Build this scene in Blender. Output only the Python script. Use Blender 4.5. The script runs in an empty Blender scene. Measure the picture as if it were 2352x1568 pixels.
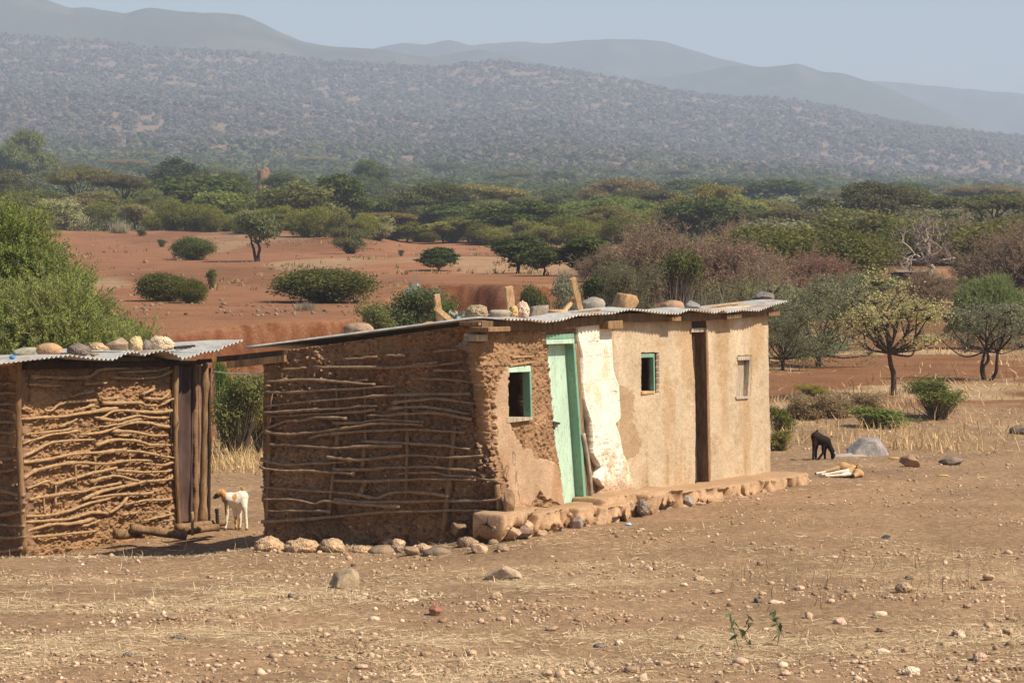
import bpy, bmesh, math, random
import numpy as np
from mathutils import Vector

# ------------------------------------------------------------------ camera, sky, sun, exposure
sc = bpy.context.scene
COL = sc.collection
F = 2352 * 100 / 36.0            # focal length in units of the 2352-px-wide photograph
PITCH = math.radians(2.312)
CAMZ = 3.1
cam = bpy.data.cameras.new('camera'); cam.lens = 100; cam.sensor_width = 36
cam.clip_start = 0.5; cam.clip_end = 20000
camo = bpy.data.objects.new('camera', cam); COL.objects.link(camo)
camo.location = (0, 0, CAMZ); camo.rotation_euler = (math.pi / 2 - PITCH, 0, 0)
sc.camera = camo

SUN_EL = math.radians(49); SUN_AZ = math.radians(-26)     # azimuth from +X towards -Y (behind the camera, to the right)
sdir = Vector((math.cos(SUN_EL) * math.cos(SUN_AZ), math.cos(SUN_EL) * math.sin(SUN_AZ), math.sin(SUN_EL)))
w = bpy.data.worlds.new('World'); sc.world = w; w.use_nodes = True
nt = w.node_tree; nt.nodes.clear()
sky = nt.nodes.new('ShaderNodeTexSky'); sky.sky_type = 'NISHITA'; sky.sun_disc = False
sky.sun_elevation = SUN_EL; sky.sun_rotation = math.pi / 2 - SUN_AZ
sky.dust_density = 1.2; sky.ozone_density = 1.0; sky.altitude = 0
bg = nt.nodes.new('ShaderNodeBackground'); bg.inputs[1].default_value = 0.086
wo = nt.nodes.new('ShaderNodeOutputWorld')
nt.links.new(sky.outputs[0], bg.inputs[0]); nt.links.new(bg.outputs[0], wo.inputs[0])
sl = bpy.data.lights.new('sun', 'SUN'); sl.energy = 5.0; sl.angle = math.radians(0.5); sl.color = (1.0, 0.90, 0.75)
so = bpy.data.objects.new('sun', sl); COL.objects.link(so)
so.rotation_euler = (-sdir).to_track_quat('-Z', 'Y').to_euler()
vs = sc.view_settings
vs.view_transform = 'Standard'; vs.look = 'None'; vs.exposure = 0.36; vs.gamma = 1; vs.use_curve_mapping = False
cy = sc.cycles
cy.max_bounces = 5; cy.diffuse_bounces = 3; cy.glossy_bounces = 2; cy.transmission_bounces = 3
cy.transparent_max_bounces = 6; cy.volume_bounces = 1

# ------------------------------------------------------------------ helpers
def tag(o, label=None, cat=None, group=None, kind=None):
    if label: o['label'] = label
    if cat: o['category'] = cat
    if group: o['group'] = group
    if kind: o['kind'] = kind
    return o

def link(o, parent=None):
    COL.objects.link(o)
    if parent is not None: o.parent = parent
    return o

def empty(name, loc, label, cat, group=None):
    o = bpy.data.objects.new(name, None); link(o); o.location = loc; o.empty_display_size = 0.1
    return tag(o, label, cat, group)

def mesh_np(name, V, Fc, mat=None, col=None, smooth=False):
    V = np.asarray(V, dtype=np.float32)
    me = bpy.data.meshes.new(name)
    if isinstance(Fc, np.ndarray):
        n, k = Fc.shape
        me.vertices.add(len(V)); me.vertices.foreach_set('co', V.ravel())
        me.loops.add(n * k); me.loops.foreach_set('vertex_index', Fc.astype(np.int32).ravel())
        me.polygons.add(n); me.polygons.foreach_set('loop_start', np.arange(0, n * k, k, dtype=np.int32))
        me.polygons.foreach_set('loop_total', np.full(n, k, dtype=np.int32))
    else:
        me.from_pydata(V.tolist(), [], [list(map(int, f)) for f in Fc])
    if smooth: me.polygons.foreach_set('use_smooth', np.ones(len(me.polygons), dtype=bool))
    if col is not None:
        c = np.ones((len(V), 4), dtype=np.float32); c[:, :3] = col
        a = me.color_attributes.new('Col', 'FLOAT_COLOR', 'POINT'); a.data.foreach_set('color', c.ravel())
    if mat: me.materials.append(mat)
    me.update(calc_edges=True); me.validate()
    return me

def obj(name, me, parent=None, color=None):
    o = bpy.data.objects.new(name, me); link(o, parent)
    if color is not None: o.color = (*color, 1)
    return o

def part(name, V, Fc, mat, root, col=None, smooth=False, color=None):
    """world-space geometry as a child of root (an unrotated, unscaled Empty at root.location)"""
    off = np.zeros(3); r = root
    while r is not None:
        off += np.array(r.location); r = r.parent
    return obj(name, mesh_np(name, np.asarray(V, float) - off, Fc, mat, col, smooth), root, color)

class Acc:
    def __init__(s): s.V = []; s.F = []; s.C = []; s.n = 0
    def add(s, V, Fc, C=None):
        V = np.asarray(V, float); s.V.append(V); s.F.append(np.asarray(Fc) + s.n); s.n += len(V)
        s.C.append(np.broadcast_to(np.asarray((1, 1, 1) if C is None else C, float), (len(V), 3)))
    def get(s): return np.concatenate(s.V), np.concatenate(s.F), np.concatenate(s.C)

def _h(ix, iy, iz, seed):
    n = (ix.astype(np.int64) * 374761393 + iy.astype(np.int64) * 668265263 + iz.astype(np.int64) * 2147483647 + seed * 1274126177) & 0xFFFFFFFF
    n = ((n ^ (n >> 13)) * 1274126177) & 0xFFFFFFFF
    n = ((n ^ (n >> 16)) * 2246822519) & 0xFFFFFFFF
    return ((n ^ (n >> 15)) & 0xFFFFFF) / float(0xFFFFFF)

def vnoise(x, y, z=0.0, seed=0):
    x, y, z = np.broadcast_arrays(np.asarray(x, float), np.asarray(y, float), np.asarray(z, float))
    ix, iy, iz = np.floor(x), np.floor(y), np.floor(z)
    fx, fy, fz = x - ix, y - iy, z - iz
    u, v, t = [f * f * f * (f * (f * 6 - 15) + 10) for f in (fx, fy, fz)]
    r = 0
    for a in (0, 1):
        for b in (0, 1):
            for c in (0, 1):
                r = r + _h(ix + a, iy + b, iz + c, seed) * (u if a else 1 - u) * (v if b else 1 - v) * (t if c else 1 - t)
    return r * 2 - 1

def fbm(x, y, z=0.0, seed=0, oct=4, gain=0.5):
    r = 0; a = 1; f = 1; s = 0
    for i in range(oct):
        r = r + a * vnoise(np.asarray(x) * f + 17.3 * i, np.asarray(y) * f - 9.1 * i, np.asarray(z) * f, seed + i); s += a; a *= gain; f *= 2.03
    return r / s

def worley(x, y, seed=0):
    x = np.asarray(x, float); y = np.asarray(y, float); ix = np.floor(x); iy = np.floor(y)
    f1 = np.full(x.shape, 9.); f2 = np.full(x.shape, 9.); cid = np.zeros(x.shape)
    for a in (-1, 0, 1):
        for b in (-1, 0, 1):
            cx = ix + a; cy_ = iy + b; z = np.zeros_like(cx)
            px = cx + _h(cx, cy_, z, seed); py = cy_ + _h(cx, cy_, z + 1, seed)
            d = np.hypot(px - x, py - y); m = d < f1
            f2 = np.where(m, f1, np.minimum(f2, d)); cid = np.where(m, _h(cx, cy_, z + 2, seed), cid); f1 = np.where(m, d, f1)
    return f1, f2, cid

def sstep(a, b, x):
    t = np.clip((np.asarray(x, float) - a) / (b - a), 0, 1); return t * t * (3 - 2 * t)

def lerp(a, b, t): return a + (b - a) * t

def pip(px, py, poly):
    poly = np.asarray(poly, float); x, y = poly[:, 0], poly[:, 1]; r = np.zeros(np.shape(px), bool); j = len(poly) - 1
    for i in range(len(poly)):
        c = ((y[i] > py) != (y[j] > py)) & (px < (x[j] - x[i]) * (py - y[i]) / (y[j] - y[i] + 1e-12) + x[i]); r ^= c; j = i
    return r

# photograph pixel (2352 px wide) -> world
CP, SP = math.cos(PITCH), math.sin(PITCH)
def ray(px, py):
    a = (np.asarray(px, float) - 1176) / F; b = -(np.asarray(py, float) - 784) / F
    a, b = np.broadcast_arrays(a, b)
    return np.stack([a, CP + b * SP, -SP + b * CP], -1)
CAM = np.array([0, 0, CAMZ])
def at(px, py, Y):
    d = ray(px, py); return CAM + d * (np.asarray(Y) / d[..., 1])[..., None]
class Plane:
    def __init__(s, P0, n): s.P0 = np.array(P0, float); s.n = np.array(n, float); s.n /= np.linalg.norm(s.n); s.u = np.array([-s.n[1], s.n[0], 0])
    def hit(s, px, py, off=0.0):
        d = ray(px, py); P = s.P0 + s.n * off
        t = ((P - CAM) @ s.n) / (d @ s.n); return CAM + d * t[..., None]
    def su(s, X): return (X - s.P0) @ s.u

# ------------------------------------------------------------------ materials
class N:
    def __init__(s, name):
        s.m = bpy.data.materials.new(name); s.m.use_nodes = True; s.t = s.m.node_tree; s.t.nodes.clear()
        s.out = s.n('ShaderNodeOutputMaterial')
    def n(s, ty, **kw):
        nd = s.t.nodes.new(ty)
        for k, v in kw.items(): setattr(nd, k, v)
        return nd
    def l(s, a, b): s.t.links.new(a, b)
    def coord(s): return s.n('ShaderNodeTexCoord').outputs['Object']
    def noise(s, scale, detail=4, rough=0.55, vec=None, stretch=None):
        v = vec or s.coord()
        if stretch:
            mp = s.n('ShaderNodeMapping'); mp.inputs['Scale'].default_value = stretch; s.l(v, mp.inputs[0]); v = mp.outputs[0]
        nn = s.n('ShaderNodeTexNoise'); nn.inputs['Scale'].default_value = scale; nn.inputs['Detail'].default_value = detail
        nn.inputs['Roughness'].default_value = rough; s.l(v, nn.inputs['Vector']); return nn.outputs['Fac']
    def ramp(s, fac, stops):
        r = s.n('ShaderNodeValToRGB'); e = r.color_ramp.elements
        while len(e) < len(stops): e.new(0.5)
        for x, (p, c) in zip(e, stops): x.position = p; x.color = (*c, 1) if len(c) == 3 else c
        s.l(fac, r.inputs[0]); return r.outputs[0]
    def mul(s, a, b, fac=1.0, mode='MULTIPLY'):
        m = s.n('ShaderNodeMix', data_type='RGBA', blend_type=mode)
        if isinstance(fac, float): m.inputs[0].default_value = fac
        else: s.l(fac, m.inputs[0])
        for sock, v in ((m.inputs[6], a), (m.inputs[7], b)):
            if isinstance(v, tuple): sock.default_value = (*v, 1)
            else: s.l(v, sock)
        return m.outputs[2]
    def bump(s, h, strength, dist, prev=None):
        b = s.n('ShaderNodeBump'); b.inputs['Strength'].default_value = strength; b.inputs['Distance'].default_value = dist
        s.l(h, b.inputs['Height'])
        if prev is not None: s.l(prev, b.inputs['Normal'])
        return b.outputs[0]
    def done(s, col, rough=0.95, normal=None, spec=0.1, metal=0.0):
        p = s.n('ShaderNodeBsdfPrincipled'); p.inputs['Roughness'].default_value = rough
        p.inputs['Specular IOR Level'].default_value = spec; p.inputs['Metallic'].default_value = metal
        if isinstance(col, tuple): p.inputs['Base Color'].default_value = (*col, 1)
        else: s.l(col, p.inputs['Base Color'])
        if normal is not None: s.l(normal, p.inputs['Normal'])
        s.l(p.outputs[0], s.out.inputs[0]); return s.m
G = lambda v: (v, v, v)

def earth_mat(name, amount=0.45, fine=90, bumpd=0.006):
    k = N(name); at_ = k.n('ShaderNodeAttribute', attribute_name='Col').outputs['Color']
    n1 = k.noise(3.0, 6, 0.6); n2 = k.noise(fine, 3, 0.6)
    c = k.mul(at_, k.ramp(n1, [(0.25, G(1 - amount)), (0.75, G(1 + amount * 0.6))]))
    c = k.mul(c, k.ramp(n2, [(0.3, G(0.72)), (0.7, G(1.22))]))
    nb = k.bump(n2, 0.8, bumpd); nb = k.bump(k.noise(25, 4), 0.6, bumpd * 3, nb)
    return k.done(c, 0.97, nb, 0.05)
M = {}
M['mud'] = earth_mat('mud', 0.3)
M['plaster'] = earth_mat('plaster', 0.16, 60, 0.0025)
def ground_mat():
    k = N('ground_earth'); at_ = k.n('ShaderNodeAttribute', attribute_name='Col').outputs['Color']
    geo = k.n('ShaderNodeNewGeometry').outputs['Position']
    n1 = k.noise(0.6, 8, 0.65, geo); n2 = k.noise(14, 5, 0.7, geo); n3 = k.noise(70, 2, 0.6, geo)
    c = k.mul(at_, k.ramp(n1, [(0.3, G(0.78)), (0.7, G(1.2))]))
    c = k.mul(c, k.ramp(n2, [(0.3, G(0.62)), (0.72, G(1.3))]))
    c = k.mul(c, k.ramp(n3, [(0.3, G(0.7)), (0.7, G(1.25))]))
    nb = k.bump(n2, 0.7, 0.03); nb = k.bump(n3, 0.8, 0.01, nb)
    return k.done(c, 1.0, nb, 0.03)
M['ground'] = ground_mat()
def stone_mat():
    k = N('stone'); oc = k.n('ShaderNodeObjectInfo').outputs['Color']
    co = k.coord(); n1 = k.noise(9, 6, 0.65, co); n2 = k.noise(70, 4, 0.7, co)
    c = k.mul(oc, k.ramp(n1, [(0.3, G(0.62)), (0.7, G(1.3))])); c = k.mul(c, k.ramp(n2, [(0.3, G(0.7)), (0.7, G(1.25))]))
    c = k.mul(c, (0.34, 0.2, 0.11), k.ramp(k.noise(6, 5, 0.7, co, (1, 1, 1.3)), [(0.5, G(0)), (0.72, G(0.55))]), 'MIX')
    nb = k.bump(n2, 0.7, 0.006); nb = k.bump(n1, 0.6, 0.03, nb)
    return k.done(c, 0.9, nb, 0.2)
M['stone'] = stone_mat()
def porous_mat():
    k = N('porous_stone'); oc = k.n('ShaderNodeObjectInfo').outputs['Color']; co = k.coord()
    v = k.n('ShaderNodeTexVoronoi'); v.inputs['Scale'].default_value = 55; k.l(co, v.inputs['Vector'])
    pit = k.ramp(v.outputs['Distance'], [(0.12, G(0.35)), (0.42, G(1.1))]); n1 = k.noise(8, 6, 0.7, co)
    c = k.mul(k.mul(oc, pit), k.ramp(n1, [(0.3, G(0.65)), (0.7, G(1.25))]))
    nb = k.bump(v.outputs['Distance'], 1.0, 0.012); nb = k.bump(n1, 0.8, 0.03, nb)
    return k.done(c, 0.95, nb, 0.1)
M['porous'] = porous_mat()
def wood_mat(name, a, b, scale=14, stretch=(1, 1, 0.12)):
    k = N(name); n1 = k.noise(scale, 6, 0.65, None, stretch); n2 = k.noise(scale * 6, 3, 0.6, None, stretch)
    c = k.ramp(n1, [(0.3, a), (0.7, b)]); c = k.mul(c, k.ramp(n2, [(0.35, G(0.6)), (0.65, G(1.15))]))
    return k.done(c, 0.85, k.bump(n2, 0.6, 0.004), 0.15)
M['wood'] = wood_mat('weathered_wood', (0.16, 0.085, 0.04), (0.38, 0.235, 0.12))
M['wood_mid'] = wood_mat('mid_brown_wood', (0.10, 0.06, 0.03), (0.24, 0.15, 0.08))  # mid brown, between the weathered and the old dark wood
M['wood_pale'] = wood_mat('sawn_wood', (0.46, 0.26, 0.13), (0.66, 0.44, 0.24))
M['wood_dark'] = wood_mat('old_dark_wood', (0.035, 0.022, 0.015), (0.1, 0.06, 0.035))
M['wood_grey'] = wood_mat('grey_wood', (0.3, 0.22, 0.15), (0.6, 0.5, 0.38))
M['stick'] = wood_mat('stick_bark', (0.3, 0.175, 0.085), (0.55, 0.36, 0.19), 20, (1, 1, 1))
M['stick_grey'] = wood_mat('weathered_stick', (0.21, 0.13, 0.075), (0.42, 0.285, 0.18), 20, (1, 1, 1))
def paint_mat(name, base, wear, th=0.62):
    k = N(name); n1 = k.noise(7, 8, 0.7, None, (1, 1, 0.25)); n2 = k.noise(45, 5, 0.7, None, (1, 1, 0.3))
    c = k.mul(base, k.ramp(n1, [(0.3, G(0.78)), (0.7, G(1.1))]))
    c = k.mul(c, wear, k.ramp(n2, [(th, G(0)), (th + 0.08, G(0.85))]), 'MIX')
    return k.done(c, 0.6, k.bump(n2, 0.3, 0.003), 0.25)
M['mint'] = paint_mat('mint_paint', (0.50, 0.66, 0.5), (0.27, 0.26, 0.17), .56)
M['teal'] = paint_mat('teal_paint', (0.2, 0.38, 0.27), (0.24, 0.16, 0.09), 0.55)
def tin_mat():
    k = N('galvanised_tin'); co = k.coord(); n1 = k.noise(1.6, 6, 0.7, co); n2 = k.noise(9, 6, 0.7, co)
    c = k.ramp(n2, [(0.3, (0.36, 0.35, 0.32)), (0.7, (0.62, 0.6, 0.54))])
    c = k.mul(c, (0.3, 0.14, 0.06), k.ramp(n1, [(0.52, G(0)), (0.68, G(0.75))]), 'MIX')
    return k.done(c, 0.5, k.bump(n2, 0.2, 0.01), 0.35, 0.1)
M['tin'] = tin_mat()
def rust_mat():
    k = N('dark_rusty_tin'); n1 = k.noise(5, 6, 0.7, None, (1, 1, 0.4))
    return k.done(k.ramp(n1, [(0.3, (0.05, 0.03, 0.025)), (0.55, (0.13, 0.075, 0.06)), (0.75, (0.24, 0.15, 0.12))]), 0.6, k.bump(n1, 0.4, 0.01), 0.3, 0.2)
M['rust'] = rust_mat()
def leaf_mat(name, tr=0.3):
    k = N(name); a = k.n('ShaderNodeAttribute', attribute_name='Col').outputs['Color']
    c = k.mul(a, k.n('ShaderNodeObjectInfo').outputs['Color'])
    d = k.n('ShaderNodeBsdfPrincipled'); d.inputs['Roughness'].default_value = 0.6; d.inputs['Specular IOR Level'].default_value = 0.2; k.l(c, d.inputs['Base Color'])
    t = k.n('ShaderNodeBsdfTranslucent'); k.l(c, t.inputs[0])
    m = k.n('ShaderNodeMixShader'); m.inputs[0].default_value = tr; k.l(d.outputs[0], m.inputs[1]); k.l(t.outputs[0], m.inputs[2])
    k.l(m.outputs[0], k.out.inputs[0]); return k.m
M['leaf'] = leaf_mat('leaves', .38); M['straw'] = leaf_mat('straw', 0.15)
def bark_mat():
    k = N('bark'); a = k.n('ShaderNodeAttribute', attribute_name='Col').outputs['Color']
    c = k.mul(a, k.ramp(k.noise(12, 5, 0.7), [(0.3, G(0.6)), (0.7, G(1.3))]))
    return k.done(c, 0.95, None, 0.05)
M['bark'] = bark_mat()
def attr_mat(name, rough=0.8, nz=40):
    k = N(name); a = k.n('ShaderNodeAttribute', attribute_name='Col').outputs['Color']; n1 = k.noise(nz, 4)
    return k.done(k.mul(a, k.ramp(n1, [(0.3, G(0.85)), (0.7, G(1.1))])), rough, k.bump(n1, 0.3, 0.004), 0.15)
M['fur'] = attr_mat('fur', 0.75, 120); M['pebble'] = attr_mat('pebbles', 0.95, 90)
M['mountain'] = earth_mat('mountain_scrub', 0.1)
M['plastic_blue'] = N('blue_plastic').done((0.05, 0.25, 0.6), 0.4, None, 0.4)
M['black'] = N('black_rubber').done((0.015, 0.015, 0.015), 0.5, None, 0.3)
M['cord'] = N('white_cord').done((0.75, 0.74, 0.7), 0.7)

# ------------------------------------------------------------------ terrain
RX = [-900, 0, 200, 500, 870, 1000, 1080, 1150, 1250, 1400, 1550, 1700, 1820, 1950, 2100, 2352, 3000]
RY = [30, 78, 92, 116, 150, 168, 160, 152, 160, 187, 212, 233, 236, 258, 285, 312, 360]
SD = [260, 400, 600, 800, 1100, 1500, 2000, 2300]; SS = [0, .10, .20, .29, .42, .60, .85, 1.0]
def terrain(x, y):
    x, y = np.broadcast_arrays(np.asarray(x, float), np.asarray(y, float))
    d = np.maximum(y, 1.0); px = np.clip(1176 + F * x / d, -3000, 5000)
    zL = np.interp(d, [0, 28, 40, 50, 58, 66, 80, 100, 130, 170, 212, 260], [-.1, 0, .05, .1, .4, .9, .92, .97, 1.2, 1.9, 2.85, 3.0])
    zM = np.interp(d, [0, 28, 40, 60, 80, 92, 110, 130, 180, 260], [-.1, 0, 0, .3, .8, 1.2, 1.22, 1.3, 1.55, 2.5])
    zR = np.interp(d, [0, 28, 40, 44.5, 46, 55, 75, 90, 110, 140, 180, 260], [-.1, 0, 0, .03, .14, .08, -.02, .12, .45, .9, 1.45, 2.5])
    a = sstep(780, 980, px); b = sstep(1350, 1750, px)
    z = zL * (1 - a) + zM * a * (1 - b) + zR * b
    lip = lerp(66., 92., sstep(780, 960, px)) + 2.2 * vnoise(x / 4., 3.1) + .9 * vnoise(x / 1.6, 7.7)
    dep = np.interp(px, [-3000, 800, 950, 1350, 1520], [1.7, 1.7, 1.5, 1.5, 0])
    q = d - lip
    g = sstep(-24, -9, q) * (1 - sstep(-1.9, .1, q + .35 * fbm(x * .9, d * .9, 0, 12, 3)))
    z = z - dep * (g + .8 * g * (1 - g) * fbm(x * 1.3, d * 2.2, 0, 14, 4))
    z = z - (.13 * sstep(.3, -1.5, x) * sstep(23, 27, d) + .30 * sstep(-1.6, -3.4, x - .35 * (d - 29.8)) * sstep(27.3, 30.3, d)) * (1 - sstep(42, 58, d))
    yr = np.interp(px, RX, RY)
    y0_ = np.interp(px, [0, 500, 1000], [521, 524, 535]); yi = y0_ + (yr - y0_) * np.interp(d, SD, SS)
    zf = CAMZ - (yi - 520) / F * np.minimum(d, 2300) - np.maximum(d - 2300, 0) * .2
    z = np.where(d > 260, zf, z)
    z = z + fbm(x * .06, y * .06, 0, 5, 3) * .12 * sstep(55, 90, d) + fbm(x * .045, y * .03, 0, 15, 3) * .55 * sstep(95, 125, d) * (1 - sstep(220, 300, d)) * (1 - b) + fbm(x * .004, y * .004, 0, 8, 4) * 11 * sstep(500, 1500, d)
    z = z + fbm(x * .9, y * .9, 0, 21, 4) * .035 * (1 - sstep(55, 90, d))
    return z
def ground_hit(px, py):
    d = ray(px, py); Y = np.geomspace(10, 2300, 9000); k = Y / d[1]
    P = CAM + d * k[:, None]; z = terrain(P[:, 0], P[:, 1]); i = int(np.argmax(z >= P[:, 2])); return np.array([P[i, 0], P[i, 1], z[i]])
def gz(x, y): return float(terrain(np.array([x]), np.array([y]))[0])

def build_terrain():
    px = np.concatenate([np.arange(-2600, -220, 70), np.arange(-220, 2580, 5.5), np.arange(2580, 4960, 70)])
    d = np.concatenate([np.arange(2, 17.5, 1.0), np.arange(17.5, 46, .085), np.arange(46, 100, .28), np.arange(100, 300, 1.6), np.geomspace(300, 2900, 150)])
    A, D = np.meshgrid((px - 1176) / F, d); X = A * D; Y = D.copy()
    Z = terrain(X, Y)
    near = (1 - sstep(40, 60, D))
    Z = Z + near * (.010 * fbm(X * 7, Y * 7, 0, 31, 3) + .012 * np.maximum(0, fbm(X * 13, Y * 13, 0, 44, 2)))
    nr, nc = X.shape
    i = np.arange(nr * nc).reshape(nr, nc)
    Fc = np.stack([i[:-1, :-1], i[:-1, 1:], i[1:, 1:], i[1:, :-1]], -1).reshape(-1, 4)
    PX = 1176 + F * A
    dirt = np.array([.305, .195, .114]); straw = np.array([.50, .365, .215]); red = np.array([.275, .133, .071]); bank = np.array([.17, .062, .027])
    hill = np.array([.225, .155, .11]); wood = np.array([.22, .175, .08]); redr = np.array([.235, .115, .058])
    def mix(c, e, t): return c + (e - c) * t[..., None]
    C = np.broadcast_to(dirt, X.shape + (3,)).copy()
    n = fbm(X * .5, Y * .9, 0, 61, 5); n2 = fbm(X * 1.7, Y * 5, 0, 65, 4)
    C = mix(C, straw, np.clip(sstep(.0, .5, n + n2 * .8) * (1 - sstep(24.5, 27.5, D + n * 2)), 0, 1) * .6)
    C = mix(C, dirt * 1.1, sstep(.1, .5, n2) * .5 * sstep(27, 29, D))
    Rw = sstep(1450, 1650, PX)
    C = mix(C, red, sstep(47, 56, D + n * 3) * (1 - Rw))
    C = mix(C, redr, sstep(46, 50, D + n * 4) * Rw)
    C = mix(C, straw * .95, Rw * sstep(.05, .45, fbm(X * .5, Y * .3, 0, 77, 5)) * sstep(40, 46, D) * .7)
    C = mix(C, red * 1.22, sstep(.05, .4, fbm(X * .05, Y * .025, 0, 79, 4)) * sstep(70, 90, D) * .8)
    C = mix(C, red * .74, sstep(.05, .45, fbm(X * .09, Y * .035, 0, 83, 5)) * sstep(58, 70, D) * .8 * (1 - sstep(200, 240, D)))
    C = mix(C, straw * .8, sstep(.22, .5, fbm(X * .12, Y * .03, 0, 85, 5)) * sstep(75, 90, D) * .5 * (1 - sstep(200, 240, D)))
    # steep faces of the gully show darker red soil
    gy = np.gradient(Z, axis=0) / np.maximum(np.gradient(Y, axis=0), 1e-6)
    C = mix(C, bank + (red * .9 - bank) * sstep(-.1, .4, fbm(X * 1.2, Y * .5, Z * 3, 87, 4))[..., None], sstep(.25, .6, np.abs(gy)) * sstep(50, 55, D) * (1 - sstep(120, 140, D)))
    C = mix(C, wood, sstep(215, 270, D + 40 * n))
    C = mix(C, hill, sstep(480, 900, D) )
    V = np.stack([X, Y, Z], -1).reshape(-1, 3)
    o = obj('ground', mesh_np('ground', V, Fc, M['ground'], C.reshape(-1, 3), True)); tag(o, kind='structure')
build_terrain()

def mountain(pts, Y, depth, base_y, seed, tint):
    Y *= .83; depth *= .6; pts = np.array(pts, float); px = np.arange(pts[0, 0], pts[-1, 0] + 1, 5.0)
    def soft(a, m): k_ = np.hanning(2 * m + 1); return np.convolve(np.pad(a, m, 'edge'), k_ / k_.sum(), 'valid')
    p0_ = np.interp(px, pts[:, 0], pts[:, 1]); pw_ = soft(p0_, 40); py = soft(p0_, 4) + 2.2 * fbm(px / 40., 0 * px, 0, seed, 4)
    rows = 70; t = np.linspace(0, 1, rows)[:, None]
    dist = Y - depth * t
    pt_ = py[None, :] + (pw_ - py)[None, :] * sstep(0, .5, t); yy = pt_ + (base_y - pt_) * (t ** 1.15)
    A = (px[None, :] - 1176) / F
    X = A * dist; Yw = dist + 0 * A
    Z = CAMZ - (yy - 520) / F * dist
    gull = fbm(X / 260. + .3 * fbm(X / 400, Yw / 400, 0, seed + 9), Yw / 900., 0, seed + 3, 4)
    Z = Z + gull * 14 * sstep(0, .2, t) + 5 * fbm(X / 60., Yw / 90., 0, seed + 5, 3) * sstep(0, .08, t)
    # back slope so that the ridge has real thickness
    back = np.linspace(0.12, 1, 10)[:, None]
    Xb = A * (Y + 500 * back); Yb = Y + 500 * back + 0 * A; Zb = Z[:1] - 180 * back
    X = np.concatenate([Xb[::-1], X]); Yw = np.concatenate([Yb[::-1], Yw]); Z = np.concatenate([Zb[::-1], Z])
    nr, nc = X.shape; i = np.arange(nr * nc).reshape(nr, nc)
    Fc = np.stack([i[:-1, :-1], i[1:, :-1], i[1:, 1:], i[:-1, 1:]], -1).reshape(-1, 4)
    n = fbm(X / 35., Yw / 70., 0, seed + 20, 4)
    C = np.array(tint) + (np.array([.12, .115, .08]) - np.array(tint)) * sstep(.0, .6, n + .3 * fbm(X / 200, Yw / 300, 0, seed + 22, 3))[..., None]
    o = obj('mountain', mesh_np('mountain', np.stack([X, Yw, Z], -1).reshape(-1, 3), Fc, M['mountain'], C.reshape(-1, 3), True)); tag(o, kind='structure')
G1 = (.085, .09, .06)
mountain([(-1700, 10), (-1200, -20), (-700, -10), (-300, 20), (-100, -40), (0, -28), (110, 2), (165, 21), (215, 20), (290, 34), (350, 18), (420, 31), (500, 32), (560, 38), (600, 54), (690, 96), (760, 109), (850, 113), (1000, 135), (1200, 190)], 3300, 900, 230, 101, G1)
mountain([(780, 190), (870, 152), (1000, 131), (1100, 115), (1180, 132), (1260, 150), (1400, 190)], 3500, 500, 230, 151, G1)
mountain([(600, 130), (760, 114), (850, 116), (930, 100), (980, 105), (1030, 93), (1080, 105), (1200, 97), (1260, 101), (1350, 93), (1450, 92), (1520, 97), (1580, 114), (1660, 138), (1760, 160), (1900, 210), (2000, 260)], 4300, 900, 290, 201, G1)
mountain([(1250, 205), (1400, 182), (1520, 180), (1620, 164), (1700, 152), (1760, 156), (1830, 147), (1890, 166), (1930, 168), (1980, 184), (2060, 214), (2150, 250), (2300, 320)], 3800, 800, 340, 251, G1)
mountain([(1600, 190), (1760, 178), (1960, 185), (2100, 195), (2352, 217), (2700, 235), (3300, 270)], 4900, 900, 350, 301, G1)

# ------------------------------------------------------------------ wall and timber builders
def c1(pts): return [(.372 * x, 733.8 + .372 * y) for x, y in pts]          # four zoomed views of the photograph, for tracing outlines
def c2(pts): return [(564.5 + .4321 * x, 639.7 + .4321 * y) for x, y in pts]
def c3(pts): return [(1034.9 + .432 * x, 639.7 + .432 * y) for x, y in pts]
def c5(pts): return [(1129 + .32 * x, 1110 + .32 * y) for x, y in pts]
def c6(pts): return [(978.4 + .184 * x, 620.9 + .184 * y) for x, y in pts]
def c7(pts): return [(1364 + .2 * x, 639.7 + .2 * y) for x, y in pts]
def c8(pts): return [(.264 * x, 733.8 + .264 * y) for x, y in pts]

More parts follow.
